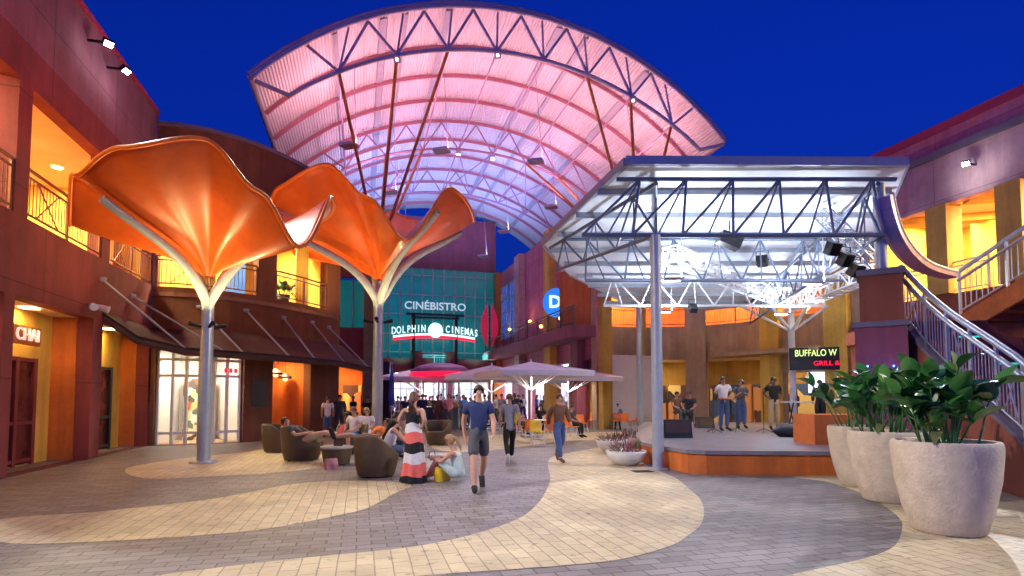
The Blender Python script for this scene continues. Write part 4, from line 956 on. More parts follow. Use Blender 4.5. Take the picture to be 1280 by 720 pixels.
# ================================================================= POTS & PLANTS
def pot(p, lab, s=1):
    t = thing('concrete_planter', lab, 'planter', p, random.random()*3, 'row of tall concrete planters')
    m = MB(); m.lathe([(.001, 0), (.34, 0), (.375, .03), (.455, .3), (.52, .62), (.55, .92), (.553, 1.03), (.545, 1.07), (.53, 1.085), (.48, 1.08), (.47, 1.02), (.001, 1.0)], n=48); m.build('pot_wall', M['concrete'], t, world=False)
    m = MB(); m.lathe([(.475, 1.0), (.3, 1.04), (.001, 1.05)], n=24); m.build('soil', M['soil'], t, world=False)
    if s != 1: t.scale = (s, s, s)
    return t
def leafblade(m, base, d, ln, wd, droop, roll=0, n=6, cup=.15):
    base = Vector(base); d = Vector(d).normalized(); side = d.cross(Vector((0, 0, 1)))
    if side.length < .05: side = Vector((1, 0, 0))
    side.normalize(); side = Matrix.Rotation(roll, 3, d) @ side; nrm = side.cross(d); vv = []
    for i in range(n+1):
        t = i/n; c = base+d*ln*t+Vector((0, 0, -droop*ln*t*t)); w_ = wd*(sin(PI*min(1, t*.97+.03))**.7)*(1-.25*t) if 0 < i < n else .004
        vv += [c-side*w_/2+nrm*cup*w_, c, c+side*w_/2+nrm*cup*w_]
    m.add(vv, [(3*i+a, 3*i+a+1, 3*i+a+4, 3*i+a+3) for i in range(n) for a in (0, 1)], True)
def bigplant(p, lab, nst, spread, hgt, seed):
    rnd = random.Random(seed); t = thing('leafy_plant', lab, 'plant', (p[0], p[1], 1.04), 0, 'broad leaved plants in the planters')
    ms, m1, m2 = MB(), MB(), MB()
    for i in range(nst):
        a = rnd.random()*2*PI; r0 = .05+.33*rnd.random(); b = Vector((r0*cos(a), r0*sin(a), 0)); tilt = rnd.uniform(.08, .75); h = hgt*rnd.uniform(.35, 1.0)*(1-.35*tilt)
        a2 = a+rnd.uniform(-.6, .6); tp = b+Vector((cos(a2)*tilt*spread, sin(a2)*tilt*spread, h)); mid = b.lerp(tp, .5)+Vector((0, 0, .07)); ms.tube([b, mid, tp], [.013, .01, .007], 5)
        for j in range(rnd.randint(4, 6)):
            u = rnd.uniform(.5, 1.0); c = b.lerp(tp, u)+Vector((0, 0, .05*(1-u))); az = rnd.random()*2*PI if j else a2; el = rnd.uniform(.35, 1.4)
            d = (cos(az)*cos(el), sin(az)*cos(el), sin(el)); leafblade(m1 if rnd.random() < .75 else m2, c, d, rnd.uniform(.28, .48), rnd.uniform(.15, .25), rnd.uniform(.05, .5), rnd.uniform(-.6, .6))
    ms.build('stems', M['leaf'], t, world=False); m1.build('dark_leaves', M['leaf'], t, world=False); m3 = MB(); [leafblade(m3, (.3*cos(q), .3*sin(q), .15), (cos(q), sin(q), .25), .3, .13, .7) for q in (1.1, 3.9)]; m3.build('yellowed_leaves', M['croton2'], t, world=False); m2.build('bright_leaves', M['leaf2'], t, world=False)
pots = [((5.22, 6.8), 'nearest and largest looking of the three tall concrete planters', 1), ((5.88, 8.8), 'middle one of the three tall concrete planters', 1), ((6.40, 10.3), 'farthest of the three tall concrete planters, mostly hidden', 1)]
for i, (p, lab, s) in enumerate(pots): pot((*p, 0), lab, s)
bigplant(pots[0][0], 'broad leaved dark green plant in the nearest concrete planter', 34, .5, 1.1, 3)
bigplant(pots[1][0], 'broad leaved dark green plant in the middle concrete planter', 30, .6, 1.05, 5)
bigplant(pots[2][0], 'broad leaved dark green plant in the farthest concrete planter', 30, .65, 1.2, 8)
def bowl(p, lab, lab2, seed, s=1):
    t = thing('planter_bowl', lab, 'planter bowl', (p[0], p[1], 0), 0, 'white planter bowls by the stage'); t.scale = (s, s, s)
    m = MB(); m.lathe([(.001, 0), (.22, 0), (.26, .02), (.4, .12), (.48, .26), (.5, .33), (.49, .35), (.45, .34), (.43, .28), (.001, .27)], n=40); m.build('bowl_shell', M['bowl'], t, world=False)
    q = thing('croton_plant', lab2, 'plant', (p[0], p[1], .28*s), 0, 'purple leaved plants in the white bowls'); q.scale = (s, s, s); rnd = random.Random(seed); m1, m2 = MB(), MB()
    for i in range(150):
        a = rnd.random()*2*PI; r0 = .38*math.sqrt(rnd.random()); el = rnd.uniform(.25, 1.4); az = a+rnd.uniform(-.7, .7); z = rnd.uniform(0, .22)*(1-r0)
        leafblade(m1 if rnd.random() < .62 else m2, (r0*cos(a), r0*sin(a), z), (cos(az)*cos(el), sin(az)*cos(el), sin(el)), rnd.uniform(.16, .3), rnd.uniform(.03, .055), rnd.uniform(0, .5), rnd.uniform(-.5, .5), 4)
    m1.build('purple_leaves', M['croton'], q, world=False); m2.build('green_leaves', M['croton2'], q, world=False)
g_ = gr(783, 581); bowl((g_.x, g_.y), 'near white planter bowl at the stage corner', 'purple and green leaved plant in the near white bowl', 4, .98)
g_ = gr(766, 565); bowl((g_.x, g_.y), 'white planter bowl just behind the near one', 'purple and green leaved plant in the bowl behind', 5, 1.0)
g_ = gr(798, 563); bowl((g_.x-.05, g_.y+.9), 'third planter bowl at the back beside the stage edge', 'purple and green leaved plant in the back bowl', 6, .95)
g_ = gr(803, 589.5); tg_ = thing('floor_drain', 'small dark rectangular drain grate in the paving near the column', 'drain', (g_.x, g_.y, 0))
MB().box((g_.x, g_.y, .006), (.42, .3, .012), .2).build('frame', M['blackmetal'], tg_)
m = MB(); [m.box((g_.x-.16+i*.045, g_.y, .014), (.02, .24, .008), .2) for i in range(8)]; m.build('grate_bars', M['iron'], tg_)
# blue string lights behind pots
bl = thing('blue_light_string', 'string of small blue lights on the pier behind the planters', 'string lights', (7.9, 12.0, 0))
m = MB(); pts = []
for j in range(5):
    for i in range(10): pts.append(Vector((7.6+i*.14+.03*sin(i*3+j), 12.36, 1.35+j*.22+.07*sin(i*1.7+j))))
[m.sph(p, .022, 6) for p in pts]; m.build('bulbs', M['blueled'], bl); m = MB(); m.tube(pts, .005, 4); m.build('wire', M['black'], bl)
area((8.2, 12.0, 1.9), .5, 4, (.1, .2, 1), aim=(8.2, 13, 1.9))
# ================================================================= FURNITURE
def tubchair(w=.46, depth=1.0):
    t = thing('tub_armchair', 'x', 'armchair'); n = 48; vv = []
    def top(a):  # back at -Y
        c = (1-sin(a))/2; return .47+.36*min(1, max(0, (c-.12)/.5))**.8
    for k in range(n):
        a = 2*PI*k/n; ca, sa_ = cos(a), sin(a)*depth; tz = top(a)
        for r, z in ((w*.80, .03), (w*.92, .25), (w, tz-.05), (w-.02, tz), (w-.07, tz), (w-.09, tz-.05), (w-.10, .34)): vv.append((r*ca, r*sa_, z))
    q = 7; ff = [(k*q+i, ((k+1) % n)*q+i, ((k+1) % n)*q+i+1, k*q+i+1) for k in range(n) for i in range(q-1)]
    m = MB(); m.add(vv, ff, True); m.add([vv[k*q] for k in range(n)], [tuple(range(n))[::-1]]); m.build('wicker_shell', M['wicker'], t, world=False)
    m = MB(); m.lathe([(.001, .33), (w-.11, .33), (w-.1, .36), (w-.1, .42), (w-.14, .455), (.001, .46)], n=32, sy=depth); m.build('seat_cushion', M['cushion'], t, world=False)
    m = MB()
    for x in (-1, 1):
        for y in (-1, 1): m.tube([(x*w*.5, y*w*.5*depth, 0), (x*w*.5, y*w*.5*depth, .05)], .025, 8)
    m.build('feet', M['blackmetal'], t, world=False); return t
tc0 = tubchair()
spots = [((470, 595), R(-60), 1.0, 'brown wicker tub armchair with a woman in a white top, nearest of the lounge'), ((377, 575), R(-75), 1.15, 'large brown wicker tub armchair with a reclining person, left of the lounge'),
         ((347, 565), R(-80), 1.0, 'brown wicker tub armchair at the far left, behind the large one'), ((548, 556), R(170), 1.0, 'empty looking brown wicker armchair behind the woman in the striped dress'), ((440, 566), R(180), 1.0, 'brown wicker tub armchair behind the round ottoman')]
for i, ((px, py), rz, s, lab) in enumerate(spots):
    o = tc0 if i == 0 else copy_tree(tc0); p = gr(px, py); o.location = (p.x, p.y, 0); o.rotation_euler.z = rz; o.scale = (s, s, s if s == 1 else 1.05); o['label'] = lab; o['group'] = 'brown wicker lounge chairs'
p = gr(421, 580); t = thing('round_ottoman', 'low round brown wicker ottoman table between the lounge chairs', 'ottoman', p)
m = MB(); m.lathe([(.30, .02), (.34, .2), (.36, .38)], n=32); m.build('wicker_base', M['wicker'], t, world=False); MB().lathe([(.37, .38), (.385, .40), (.385, .43), (.001, .435)], n=32).build('table_top', M['cushpale'], t, world=False)
p = gr(556, 590); t = thing('coffee_table', 'low dark coffee table behind the woman sitting on the ground', 'table', p)
m = MB(); m.box((0, 0, .36), (.7, .6, .05)); m.build('table_top', M['cushpale'], t, world=False); m = MB(); [m.box((x, y, .17), (.06, .06, .34)) for x in (-.3, .3) for y in (-.25, .25)]; m.build('leg', M['black'], t, world=False)
def cafechair(mt):
    t = thing('cafe_chair', 'x', 'chair'); m = MB(); vv = []
    prof = [(.22, .43, .20), (.1, .44, .22), (-.1, .43, .22), (-.19, .46, .21), (-.23, .58, .21), (-.25, .72, .2), (-.26, .82, .17)]
    for off in (0, .02):
        for y, z, hw in prof:
            for k in range(5): u = (k-2)/2; vv.append((u*hw, y+.03*u*u*(1 if z > .5 else 0)+off*(.0 if z < .5 else -1), z+.015*u*u-off*(1 if z < .5 else 0)))
    n = len(prof)*5; ff = []
    for i in range(len(prof)-1):
        for k in range(4): a = i*5+k; ff += [(a, a+1, a+6, a+5), (a+n, a+5+n, a+6+n, a+1+n)]
    for i in range(len(prof)-1):
        for k in (0, 4): a = i*5+k; ff.append((a, a+5, a+5+n, a+n) if k == 0 else (a, a+n, a+5+n, a+5))
    ff.append((0, n, n+1, n+2, n+3, n+4, 4, 3, 2, 1)); e = (len(prof)-1)*5; ff.append((e, e+1, e+2, e+3, e+4, e+4+n, e+3+n, e+2+n, e+1+n, e+n))
    m.add(vv, ff, True); m.build('seat_shell', mt, t, world=False)
    for x in (-1, 1):
        for y in (-1, 1): l = MB(); l.tube([(x*.15, y*.14, .42), (x*.2, y*.2, 0)], .014, 6); l.build('leg', M['whitesteel'], t, world=False)
    return t
def cafetable():
    t = thing('cafe_table', 'x', 'table'); MB().lathe([(.001, .72), (.36, .72), (.375, .735), (.36, .75), (.001, .75)], n=28).build('table_top', M['whitewall'], t, world=False)
    MB().tube([(0, 0, .03), (0, 0, .72)], .03, 10).build('post', M['whitesteel'], t, world=False); MB().lathe([(.001, .0), (.24, .0), (.23, .025), (.03, .05)], n=20).build('base', M['whitesteel'], t, world=False); return t
oc = cafechair(M['orangeplastic']); yc = cafechair(M['yellowplastic']); ct = cafetable()
chs = [(657, 552, 40, 0, 'orange cafe chair left of the umbrella pole'), (672, 556, 200, 1, 'yellow cafe chair in front beside the umbrella pole'), (688, 553, 160, 0, 'orange cafe chair right of the yellow one'), (700, 551, 190, 0, 'orange cafe chair behind the person in jeans'), (715, 547, 230, 0, 'orange cafe chair right of the person in jeans'),
       (646, 546, -60, 0, 'orange cafe chair farther back left of the umbrella pole'), (683, 542, 20, 0, 'orange cafe chair behind the white table'), (740, 536, 150, 0, 'orange cafe chair leftmost of the group behind the bowls'), (752, 535, 190, 0, 'second orange cafe chair from the left behind the bowls'), (772, 537, 170, 0, 'third orange cafe chair behind the bowls'),
       (785, 538, 210, 0, 'fourth orange cafe chair behind the bowls'), (796, 536, 160, 0, 'rightmost orange cafe chair behind the bowls'), (630, 541, 90, 0, 'orange cafe chair by the walking woman in grey'), (762, 530, 20, 0, 'orange cafe chair across the far table'), (728, 541, 200, 0, 'orange cafe chair between the two cafe groups')]
first = {0: True, 1: True}
for px, py, rz, y_, lab in chs:
    src = yc if y_ else oc; o = src if first[y_] else copy_tree(src); first[y_] = False; p = gr(px, py); o.location = (p.x, p.y, 0); o.rotation_euler.z = R(rz); o['label'] = lab; o['group'] = 'cafe chairs on the plaza'
for i, (px, py, lab) in enumerate(((676, 549, 'white cafe table under the big umbrella'), (704, 545, 'white cafe table right of the umbrella pole'), (759, 533, 'white cafe table among the orange chairs behind the bowls'), (788, 533, 'white cafe table nearest the stage'), (646, 540, 'white cafe table left of the umbrella pole'))):
    o = ct if i == 0 else copy_tree(ct); p = gr(px, py); o.location = (p.x, p.y, 0); o['label'] = lab; o['group'] = 'white cafe tables'
def umbrella(p, lab, hw, z0, z1, rot):
    t = thing('market_umbrella', lab, 'umbrella', p, rot, 'large square cafe umbrellas')
    MB().box((.2*cos(-rot)-.27*sin(rot), -.27, 2.475), (.3, .3, .025)).build('added_lamp_tray', M['steelgrey'], t, world=False); MB().bar((0, 0, 2.475), (.2, -.27, 2.475), .03, .02).build('added_lamp_arm', M['steelgrey'], t, world=False)  # added lamp holder under the canopy, not part of the umbrella
    MB().tube([(0, 0, 0), (0, 0, z1+.1)], .04, 10).build('pole', M['whitesteel'], t, world=False); MB().box((0, 0, .05), (.7, .7, .1)).build('base', M['steelgrey'], t, world=False)
    vv = [(0, 0, z1)]; n = 8; ring = []
    for k in range(n):
        a = 2*PI*k/n; r = hw*(1.38 if k % 2 else 1.0); ring.append((r*cos(a), r*sin(a), z0))
    m = MB(); mid = [((a*.5), (b*.5), z0+(z1-z0)*.42) for a, b, c in ring]
    vv += mid+ring+[(a, b, z0-.2) for a, b, c in ring]
    ff = [(0, 1+k, 1+(k+1) % n) for k in range(n)]+[(1+k, 1+n+k, 1+n+(k+1) % n, 1+(k+1) % n) for k in range(n)]+[(1+n+k, 1+2*n+k, 1+2*n+(k+1) % n, 1+n+(k+1) % n) for k in range(n)]
    m.add(vv, ff, False); o = m.build('canopy', M['canvas'], t, world=False); s = o.modifiers.new('solidify', 'SOLIDIFY'); s.thickness = .02
    for k in range(n): r = MB(); r.tube([(0, 0, z0-.75), tuple(x*.62 for x in ring[k][:2])+(z0+.12,)], .022, 5); r.tube([(0, 0, z1-.03), ring[k]], .015, 5); r.build('rib', M['whitesteel'], t, world=False)
p = gr(664, 547)
for x, y in ((p.x, p.y), (-1.0, 27.5), (2.9, 29.0), (-5.1, 31.5)): area((x+.25, y-.3, 2.45), .3, 55, (1, .85, .7)); area((x+.2, y-.25, 2.5), .3, 4, (.9, .85, 1), aim=(x, y-.3, 5))  # added lamps under the umbrellas, to brighten chairs and crowd
umbrella((p.x, p.y, 0), 'large pale square umbrella over the orange chairs, nearest', 1.95, 2.62, 3.05, .3)
umbrella((-1.0, 27.5, 0), 'large pale square umbrella partly hidden behind the nearest one', 2.3, 2.6, 3.2, .1)
umbrella((2.9, 29.0, 0), 'pale square umbrella at the back right near the pink wall', 2.2, 2.6, 3.2, .2)
umbrella((-5.1, 31.5, 0), 'pale square umbrella at the far left before the cinema shops', 2.3, 2.7, 3.3, .2)
kp = thing('round_kiosk', 'round purple domed kiosk with glowing red neon band', 'kiosk', (-3.8, 30, 0))
MB().lathe([(1.6, 2.95), (1.65, 3.02), (1.2, 3.28), (.6, 3.42), (.001, 3.47)], (-3.8, 30, 0), 32).build('dome', mat('purple_dome_paint', (.35, .15, .3), .5), kp)
MB().lathe([(1.08, 2.72), (1.1, 2.95), (1.6, 2.955)], (-3.8, 30, 0), 32).build('neon_band', M['redneon'], kp)
MB().lathe([(.9, 0), (.95, 1.05), (1.1, 1.1), (.8, 1.12)], (-3.8, 30, 0), 32).build('counter', M['bluesteel'], kp)
m = MB(); [m.tube([(-3.8+.95*cos(a), 30+.95*sin(a), 0), (-3.8+.95*cos(a), 30+.95*sin(a), 2.75)], .05, 8) for a in (0, PI/2, PI, 3*PI/2)]; m.build('post', M['whitesteel'], kp)
# dark panel and closed blue umbrella
p = gr(482, 533); t = thing('dark_panel', 'tall dark navy advertising panel beside the slim steel stem', 'panel', p); MB().box((p.x, p.y, 1.85), (.42, .2, 3.5)).build('board', mat('navy_panel', (.012, .016, .04), .4), t); MB().box((p.x, p.y, .05), (.6, .4, .1)).build('base', M['black'], t)
p = gr(489, 536); t = thing('folded_umbrella', 'closed blue umbrella standing beside the dark panel', 'umbrella', p); MB().tube([p, p+Vector((0, 0, 3.4))], .025, 8).build('pole', M['whitesteel'], t)
MB().lathe([(.12, 1.2), (.17, 1.5), (.12, 2.4), (.06, 3.1), (.02, 3.35)], (p.x, p.y, 0), 10).build('folded_canopy', M['bluefabric'], t)
MB().box((p.x, p.y, .05), (.45, .45, .1)).build('base', M['steelgrey'], t)
#PEOPLE
# ================================================================= PEOPLE
def skinmesh(name, nodes, edges, root, mt, sub=1):
    idx = {k: i for i, k in enumerate(nodes)}; me = bpy.data.meshes.new(name)
    me.from_pydata([nodes[k][0] for k in nodes], [(idx[a], idx[b]) for a, b in edges], []); me.update()
    o = bpy.data.objects.new('tmp', me); C.objects.link(o)
    md = o.modifiers.new('skin', 'SKIN'); md.use_smooth_shade = True; md.branch_smoothing = .5
    sv = me.skin_vertices[0].data if me.skin_vertices else None
    if sv is None:
        bpy.context.view_layer.update(); me.attributes.new
    for k in nodes:
        v = me.skin_vertices[0].data[idx[k]]; v.radius = nodes[k][1]; v.use_root = (k == root)
    s = o.modifiers.new('sub', 'SUBSURF'); s.levels = sub; s.render_levels = sub
    bpy.context.view_layer.update()
    r = bpy.data.meshes.new_from_object(o.evaluated_get(bpy.context.evaluated_depsgraph_get()))
    bpy.data.objects.remove(o); bpy.data.meshes.remove(me); r.name = name; r.materials.clear(); r.materials.append(mt)
    return r
POSES = {   # front is +Y, metres for a 1.70 m adult.  L/R = +x / -x
 'stand': dict(pel=(0, 0, .95), spi=(0, .01, 1.1), che=(0, 0, 1.30), nek=(0, -.01, 1.46), hed=(0, .02, 1.60), hip=(.09, 0, .88), kne=(.10, .03, .49), ank=(.11, -.02, .09), toe=(.13, .13, .04), sho=(.175, 0, 1.40), elb=(.235, -.04, 1.13), wri=(.235, .06, .90), pal=(.23, .09, .82)),
 'hips': dict(elb=(.27, -.1, 1.17), wri=(.16, .04, 1.04), pal=(.12, .09, 1.01)),
 'phone': dict(elb=(.22, .04, 1.12), wri=(.1, .25, 1.22), pal=(.06, .3, 1.27)),
 'guitar': dict(R_elb=(-.27, .0, 1.15), R_wri=(-.06, .22, 1.02), R_pal=(-.0, .24, 1.0), L_elb=(.3, .08, 1.18), L_wri=(.4, .28, 1.2), L_pal=(.44, .3, 1.24)),
 'walk': dict(L_hip=(.09, .01, .88), L_kne=(.1, .2, .5), L_ank=(.1, .3, .1), L_toe=(.11, .44, .07), R_hip=(-.09, -.01, .88), R_kne=(-.1, -.06, .48), R_ank=(-.1, -.38, .19), R_toe=(-.1, -.3, .05),
              L_elb=(.24, -.14, 1.14), L_wri=(.22, -.16, .92), L_pal=(.21, -.14, .84), R_elb=(-.24, .06, 1.13), R_wri=(-.22, .24, .98), R_pal=(-.21, .3, .93)),
 'sit': dict(pel=(0, 0, .55), spi=(0, -.03, .7), che=(0, -.03, .9), nek=(0, -.02, 1.06), hed=(0, .03, 1.2), hip=(.09, .05, .53), kne=(.12, .43, .52), ank=(.12, .42, .1), toe=(.13, .56, .04), sho=(.175, -.03, 1.0), elb=(.24, .05, .76), wri=(.14, .28, .66), pal=(.11, .35, .65)),
 'lean': dict(pel=(0, 0, .55), spi=(0, .02, .7), che=(0, .12, .88), nek=(0, .2, 1.02), hed=(0, .29, 1.14), hip=(.09, .05, .53), kne=(.12, .42, .52), ank=(.12, .36, .1), toe=(.13, .5, .04), sho=(.175, .14, .97), elb=(.22, .32, .76), wri=(.14, .5, .62), pal=(.11, .56, .58)),
 'ground': dict(pel=(0, 0, .12), spi=(0, .0, .27), che=(0, .07, .47), nek=(0, .13, .63), hed=(0, .2, .77), hip=(.09, .06, .12), kne=(.13, .40, .44), ank=(.1, .62, .09), toe=(.11, .76, .04), sho=(.17, .1, .57), elb=(.22, .3, .38), wri=(.12, .46, .42), pal=(.08, .53, .42)),
 'recline': dict(pel=(0, .05, .55), spi=(0, -.08, .62), che=(0, -.26, .74), nek=(0, -.38, .86), hed=(0, -.43, .98), hip=(.09, .12, .56), kne=(.11, .50, .72), ank=(.1, .9, .68), toe=(.11, .96, .82), sho=(.175, -.28, .84), elb=(.26, -.1, .68), wri=(.16, .12, .72), pal=(.12, .18, .72)),
}
def joints(pose):
    base = POSES['stand'] if pose in ('stand', 'hips', 'phone', 'guitar', 'walk') else POSES[pose]; ov = POSES[pose]; J = {}
    for k in ('pel', 'spi', 'che', 'nek', 'hed'): J[k] = Vector(ov.get(k, base[k]))
    for s, x in (('L_', 1), ('R_', -1)):
        for k in ('hip', 'kne', 'ank', 'toe', 'sho', 'elb', 'wri', 'pal'):
            v = ov.get(s+k) or (lambda q: (q[0]*x, q[1], q[2]))(ov.get(k, base.get(k))); J[s+k] = Vector(v)
    return J
CACHE = {}
def pmesh(key, fn):
    if key not in CACHE: CACHE[key] = fn()
    return CACHE[key]
def body_mesh(pose, fingers, slim):
    J = joints(pose); f = .9 if slim else 1.0; N = {}
    N['pel'] = (J['pel'], (.125*f, .1)); N['spi'] = (J['spi'], (.1*f, .085)); N['che'] = (J['che'], (.125*f, .095)); N['nek'] = (J['nek'], (.056, .056))
    up_ = (J['hed']-J['nek']).normalized(); fw = Vector((0, 1, 0)); fw = (fw-up_*fw.dot(up_)).normalized()
    N['jaw'] = (J['nek'].lerp(J['hed'], .62)+fw*.012, (.058, .062)); N['hed'] = (J['hed']+up_*.03, (.075, .09)); N['top'] = (J['hed']+up_*.105, (.055, .065))
    N['nos'] = (J['hed']+fw*.098+up_*.0, (.011, .011)); E_ = [('pel', 'spi'), ('spi', 'che'), ('che', 'nek'), ('nek', 'jaw'), ('jaw', 'hed'), ('hed', 'top'), ('hed', 'nos')]
    for s in ('L_', 'R_'):
        x = 1 if s == 'L_' else -1
        for k, r in (('hip', .094*f), ('kne', .062*f), ('ank', .043), ('toe', .036), ('sho', .062*f), ('elb', .047*f), ('wri', .033)): N[s+k] = (J[s+k], (r, r))
        N[s+'pal'] = (J[s+'pal'], (.036, .018)) if fingers else (J[s+'pal'], (.034, .026)); N[s+'thi'] = (J[s+'hip'].lerp(J[s+'kne'], .4), (.082*f, .085*f)); N[s+'cal'] = (J[s+'kne'].lerp(J[s+'ank'], .35), (.066*f, .07*f))
        E_ += [('pel', s+'hip'), (s+'hip', s+'thi'), (s+'thi', s+'kne'), (s+'kne', s+'cal'), (s+'cal', s+'ank'), (s+'ank', s+'toe'), ('che', s+'sho'), (s+'sho', s+'elb'), (s+'elb', s+'wri'), (s+'wri', s+'pal')]
        if fingers:
            d = (J[s+'pal']-J[s+'wri']).normalized(); sd = d.cross(Vector((x, 0, .01))).normalized(); inn = Vector((-x, 0, 0))
            for i, ln in enumerate((.07, .08, .074, .058)):
                o = sd*(.027-.018*i); a = J[s+'pal']+d*.035+o; b = a+d*ln*.55+inn*.006; c = b+d*ln*.4+inn*.018
                N[s+'f%da' % i] = (a, (.009, .009)); N[s+'f%db' % i] = (b, (.008, .008)); N[s+'f%dc' % i] = (c, (.006, .006)); E_ += [(s+'pal', s+'f%da' % i), (s+'f%da' % i, s+'f%db' % i), (s+'f%db' % i, s+'f%dc' % i)]
            a = J[s+'pal']+sd*.045+d*.0; b = a+d*.04+sd*.012; N[s+'ta'] = (a, (.011, .011)); N[s+'tb'] = (b, (.008, .008)); E_ += [(s+'pal', s+'ta'), (s+'ta', s+'tb')]
    return skinmesh('body', N, E_, 'pel', M['skin'], 1)
def shirt_mesh(pose, kind, slim):
    J = joints(pose); f = .9 if slim else 1.0; tor = (J['spi']-J['pel']).normalized()
    N = {'hem': (J['pel']-tor*(.19 if pose in ('stand', 'hips', 'phone', 'guitar', 'walk') else .08), (.19*f, .165)), 'spi': (J['pel'].lerp(J['spi'], .75), (.152*f, .13)), 'che': (J['che'], (.172*f, .138)), 'nk': (J['che'].lerp(J['nek'], .82), (.125, .095))}
    E_ = [('hem', 'spi'), ('spi', 'che'), ('che', 'nk')]
    for s in ('L_', 'R_'):
        if kind == 'tank': continue
        e = J[s+'sho'].lerp(J[s+'elb'], .62 if kind == 'tee' else 1.0); N[s+'s'] = (J[s+'sho']+Vector((0, 0, .03)), (.096*f, .096)); N[s+'e'] = (e, (.075*f, .075)); E_ += [('che', s+'s'), (s+'s', s+'e')]
        if kind == 'long': N[s+'w'] = (J[s+'elb'].lerp(J[s+'wri'], .92), (.052, .05)); E_ += [(s+'e', s+'w')]
    return skinmesh('shirt', N, E_, 'hem', M['skin'], 1)
def trouser_mesh(pose, kind, slim):
    J = joints(pose); f = .92 if slim else 1.0; N = {'w': (J['pel']+(J['spi']-J['pel'])*1.0, (.14*f, .12)), 'pel': (J['pel'], (.152*f, .13))}; E_ = [('w', 'pel')]
    for s in ('L_', 'R_'):
        N[s+'h'] = (J[s+'hip'], (.118*f, .12*f)); N[s+'t'] = (J[s+'hip'].lerp(J[s+'kne'], .45), (.106*f, .108*f)); k = (.9 if kind == 'shorts' else 1.0); N[s+'k'] = (J[s+'hip'].lerp(J[s+'kne'], k), ((.1 if kind == 'shorts' else .08)*f,)*2)
        E_ += [('pel', s+'h'), (s+'h', s+'t'), (s+'t', s+'k')]
        if kind == 'long': N[s+'c'] = (J[s+'kne'].lerp(J[s+'ank'], .4), (.078*f, .078)); N[s+'a'] = (J[s+'kne'].lerp(J[s+'ank'], .96), (.062*f, .062)); E_ += [(s+'k', s+'c'), (s+'c', s+'a')]
    return skinmesh('trousers', N, E_, 'pel', M['skin'], 1)
def hair_mesh(pose, kind):
    J = joints(pose); up_ = (J['hed']-J['nek']).normalized(); fw = Vector((0, 1, 0)); fw = (fw-up_*fw.dot(up_)).normalized(); H = J['hed']
    m = MB(); n = 16; prof = [(0, 1.0), (.5, .87), (.78, .6), (.92, .25), (.95, -.1), (.9, -.45), (.78, -.8)]; rows = len(prof); vv = []; sd = fw.cross(up_)
    for r, z in prof:
        for k in range(n):
            a = 2*PI*k/n; fr = max(0, cos(a)); zz = z if z > .3 else max(z, -.45 if kind == 'short' else -.9); zz = zz if zz > .5 else zz+(.52-zz)*min(1, max(0, (cos(a)-.2)/.35))
            rr_ = max(.01, r); vv.append(H+up_*(.035+zz*.112)+fw*(cos(a)*rr_*.110-.008)+sd*(sin(a)*rr_*.096))
    m.add(vv, [(i*n+k, i*n+(k+1) % n, (i+1)*n+(k+1) % n, (i+1)*n+k) for i in range(rows-1) for k in range(n)], True)
    if kind == 'long':
        b = H-fw*.075; m.tube([H-fw*.06+up_*.06, b+Vector((0, -.02, -.06)), b+Vector((0, -.035, -.2)), b+Vector((0, -.02, -.34)), b+Vector((0, -.01, -.42))], [.06, .085, .08, .06, .01], 10, True, .6)
    if kind == 'bun': m.sph(H-fw*.1+up_*.09, .05, 8)
    if kind == 'tail': m.tube([H-fw*.09+up_*.05, H-fw*.15-up_*.02, H-fw*.15-up_*.18, H-fw*.13-up_*.27], [.03, .04, .032, .008], 8)
    me = bpy.data.meshes.new('hair'); me.from_pydata([tuple(v) for v in m.v], [], m.f); me.polygons.foreach_set('use_smooth', m.sm); me.materials.append(M['hairdark']); return me
def shoe_mesh(pose, s):
    J = joints(pose); a, t = J[s+'ank'], J[s+'toe']; d = (t-a); dn = d.normalized(); m = MB(); m.tube([a-dn*.05+Vector((0, 0, -.02)), a+dn*.03, a.lerp(t, .6), t+dn*.07, t+dn*.1], [.03, .052, .05, .044, .015], 8, True, .8)
    me = bpy.data.meshes.new('shoe'); me.from_pydata([tuple(v) for v in m.v], [], m.f); me.polygons.foreach_set('use_smooth', m.sm); me.materials.append(M['black']); return me
def face_mesh(pose, kind):
    J = joints(pose); up_ = (J['hed']-J['nek']).normalized(); fw = Vector((0, 1, 0)); fw = (fw-up_*fw.dot(up_)).normalized(); sd = fw.cross(up_); H = J['hed']; m = MB()
    if kind == 'eyes':
        for x in (-1, 1): m.sph(H+fw*.083+up_*.022+sd*x*.03, .006, 7)
    elif kind == 'lips': m.tube([H+fw*.072-up_*.05-sd*.022, H+fw*.085-up_*.05, H+fw*.072-up_*.05+sd*.022], [.003, .008, .003], 6)
    else:
        for x in (-1, 1): m.tube([H+sd*x*.08+up_*.03, H+sd*x*.088+up_*.0-fw*.005, H+sd*x*.082-up_*.03], [.008, .014, .008], 6)
    me = bpy.data.meshes.new(kind); me.from_pydata([tuple(v) for v in m.v], [], m.f); me.polygons.foreach_set('use_smooth', m.sm); me.materials.append(M['hairdark']); return me
FAB = {}
def fab(nm, c):
    if nm not in FAB: FAB[nm] = mat(nm.replace(' ', '_')+'_cloth', c, .85, var=.15, scale=9, bump=.25, bscale=60)
    return FAB[nm]
